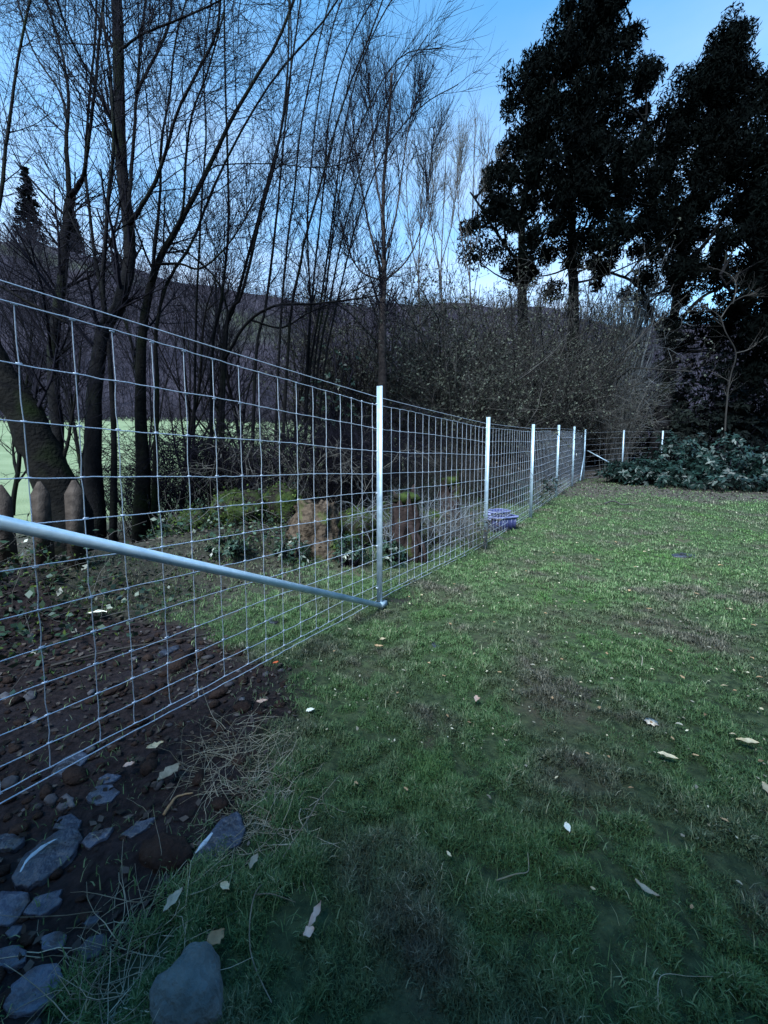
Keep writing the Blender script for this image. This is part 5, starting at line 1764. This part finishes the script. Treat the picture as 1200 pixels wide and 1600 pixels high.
# unseen hedge added behind the viewer to keep the near lawn in shade
hb0 = np.array([-1.0, -3.4, float(gz(-1.0, -3.4))])
hedge = thing('added_shade_hedge', hb0, 'unseen evergreen hedge added behind the viewer to shade the near ground', 'hedge')
nb = 2400
hx = rng.uniform(-11, 9, nb)
SHADE_HEDGE_TOP = 5.35
cc = np.stack([hx, rng.uniform(-4.2, -1.75, nb), rng.uniform(0.3, 1.0, nb) ** 0.8 * SHADE_HEDGE_TOP * (1 + 0.06 * np.sin(hx * 1.3))], -1)
nl = 70
qq = norm(rng.normal(0, 1, (nb, nl, 3))) * (rng.random((nb, nl, 1)) ** 0.45) * 0.55
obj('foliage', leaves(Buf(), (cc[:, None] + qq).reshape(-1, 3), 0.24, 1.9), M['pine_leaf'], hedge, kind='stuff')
for xk in np.arange(-10.4, 9, 1.3):
    zk = float(gz(xk, -3.5))
    pk = grow(np.array([[xk, -3.5, zk - 0.1]]), np.array([[0, 0, 1.0]]), np.array([5.4]), 8, 0.05, 0.1)
    obj('stem', tubes(Buf(), pk, np.linspace(0.06, 0.015, 8)[None], 6), M['bark'], hedge)

# coarser longer blades, weeds and dead stalks standing in the lawn
n_ = 28000
r = np.exp(rng.uniform(math.log(0.5), math.log(12), n_))
a = rng.uniform(-1.12, 1.25, n_)
x, y = r * np.sin(a), r * np.cos(a)
dz, lz, fz = zones(x, y)
s_, w_ = fence_sw(x, y)
along = np.exp(-(w_ / 0.16) ** 2)
keep = (rng.random(n_) < (0.10 + 0.55 * smooth(0.5, 0.75, vnoise(x, y, 0.22, 9)) + 0.5 * along) * (1 - 0.9 * dz) * (1 - 0.6 * lz)) & (w_ < 1.5)
x, y, r = x[keep], y[keep], r[keep]
vs, q_, t_, tn = blades(x, y, rng.uniform(0.028, 0.065, len(x)), 0.0016 + 0.0007 * np.hypot(r, 1.4) * rng.uniform(0.7, 1.5, len(x)), 20, 80, rng.random(len(x)) ** 0.6)
vs[:, 2] += 0.008
obj('coarse_grass', Buf().add(vs, q_, t_, tn), M['grass'], kind='stuff', label='coarser longer grass blades scattered through the lawn', cat='grass')

# field conifers on the left skyline
def conifer(label, u, vb, vt, d):
    b0, tp = P(u, vb, d), P(u, vt, d)
    zt = tp[2]
    A_ = math.atan2(b0[0], b0[1])
    R_ = math.hypot(b0[0], b0[1])
    zb_ = float(hill_z(np.array(b0[0]), np.array(b0[1]), np.array(R_), np.array(A_ % (2 * math.pi))))
    base = np.array([b0[0], b0[1], zb_ - 0.5])
    H = zt - base[2]
    t = thing('conifer_tree', base, label, 'tree', 'conifers on the left skyline')
    obj('trunk', tubes(Buf(), np.stack([base, base + [0, 0, H * 0.97]])[None], np.array([[H * 0.016, 0.05]]), 6), M['bark'], t)
    lb = Buf()
    pos = []
    for k in range(26):
        f = 0.12 + 0.86 * k / 25
        rr_ = H * 0.20 * (1 - f) ** 0.8 + 0.15
        m_ = 9 if k < 20 else 5
        aa = rng.uniform(0, 2 * math.pi, m_)
        for q in aa:
            for e in np.linspace(0.15, 1, 9):
                pos.append(base + [math.cos(q) * rr_ * e, math.sin(q) * rr_ * e, H * f - 0.25 * rr_ * e + rng.normal(0, 0.15)])
    pos = np.array(pos)
    pos = np.repeat(pos, 3, 0) + rng.normal(0, 0.22, (len(pos) * 3, 3))
    leaves(lb, pos, 0.9, 2.0)
    obj('crown', lb, M['pine_leaf'], t)


conifer('taller dark conifer on the skyline at far left', 48, 378, 268, 128)
conifer('shorter dark conifer on the skyline right of the taller one', 116, 395, 325, 135)
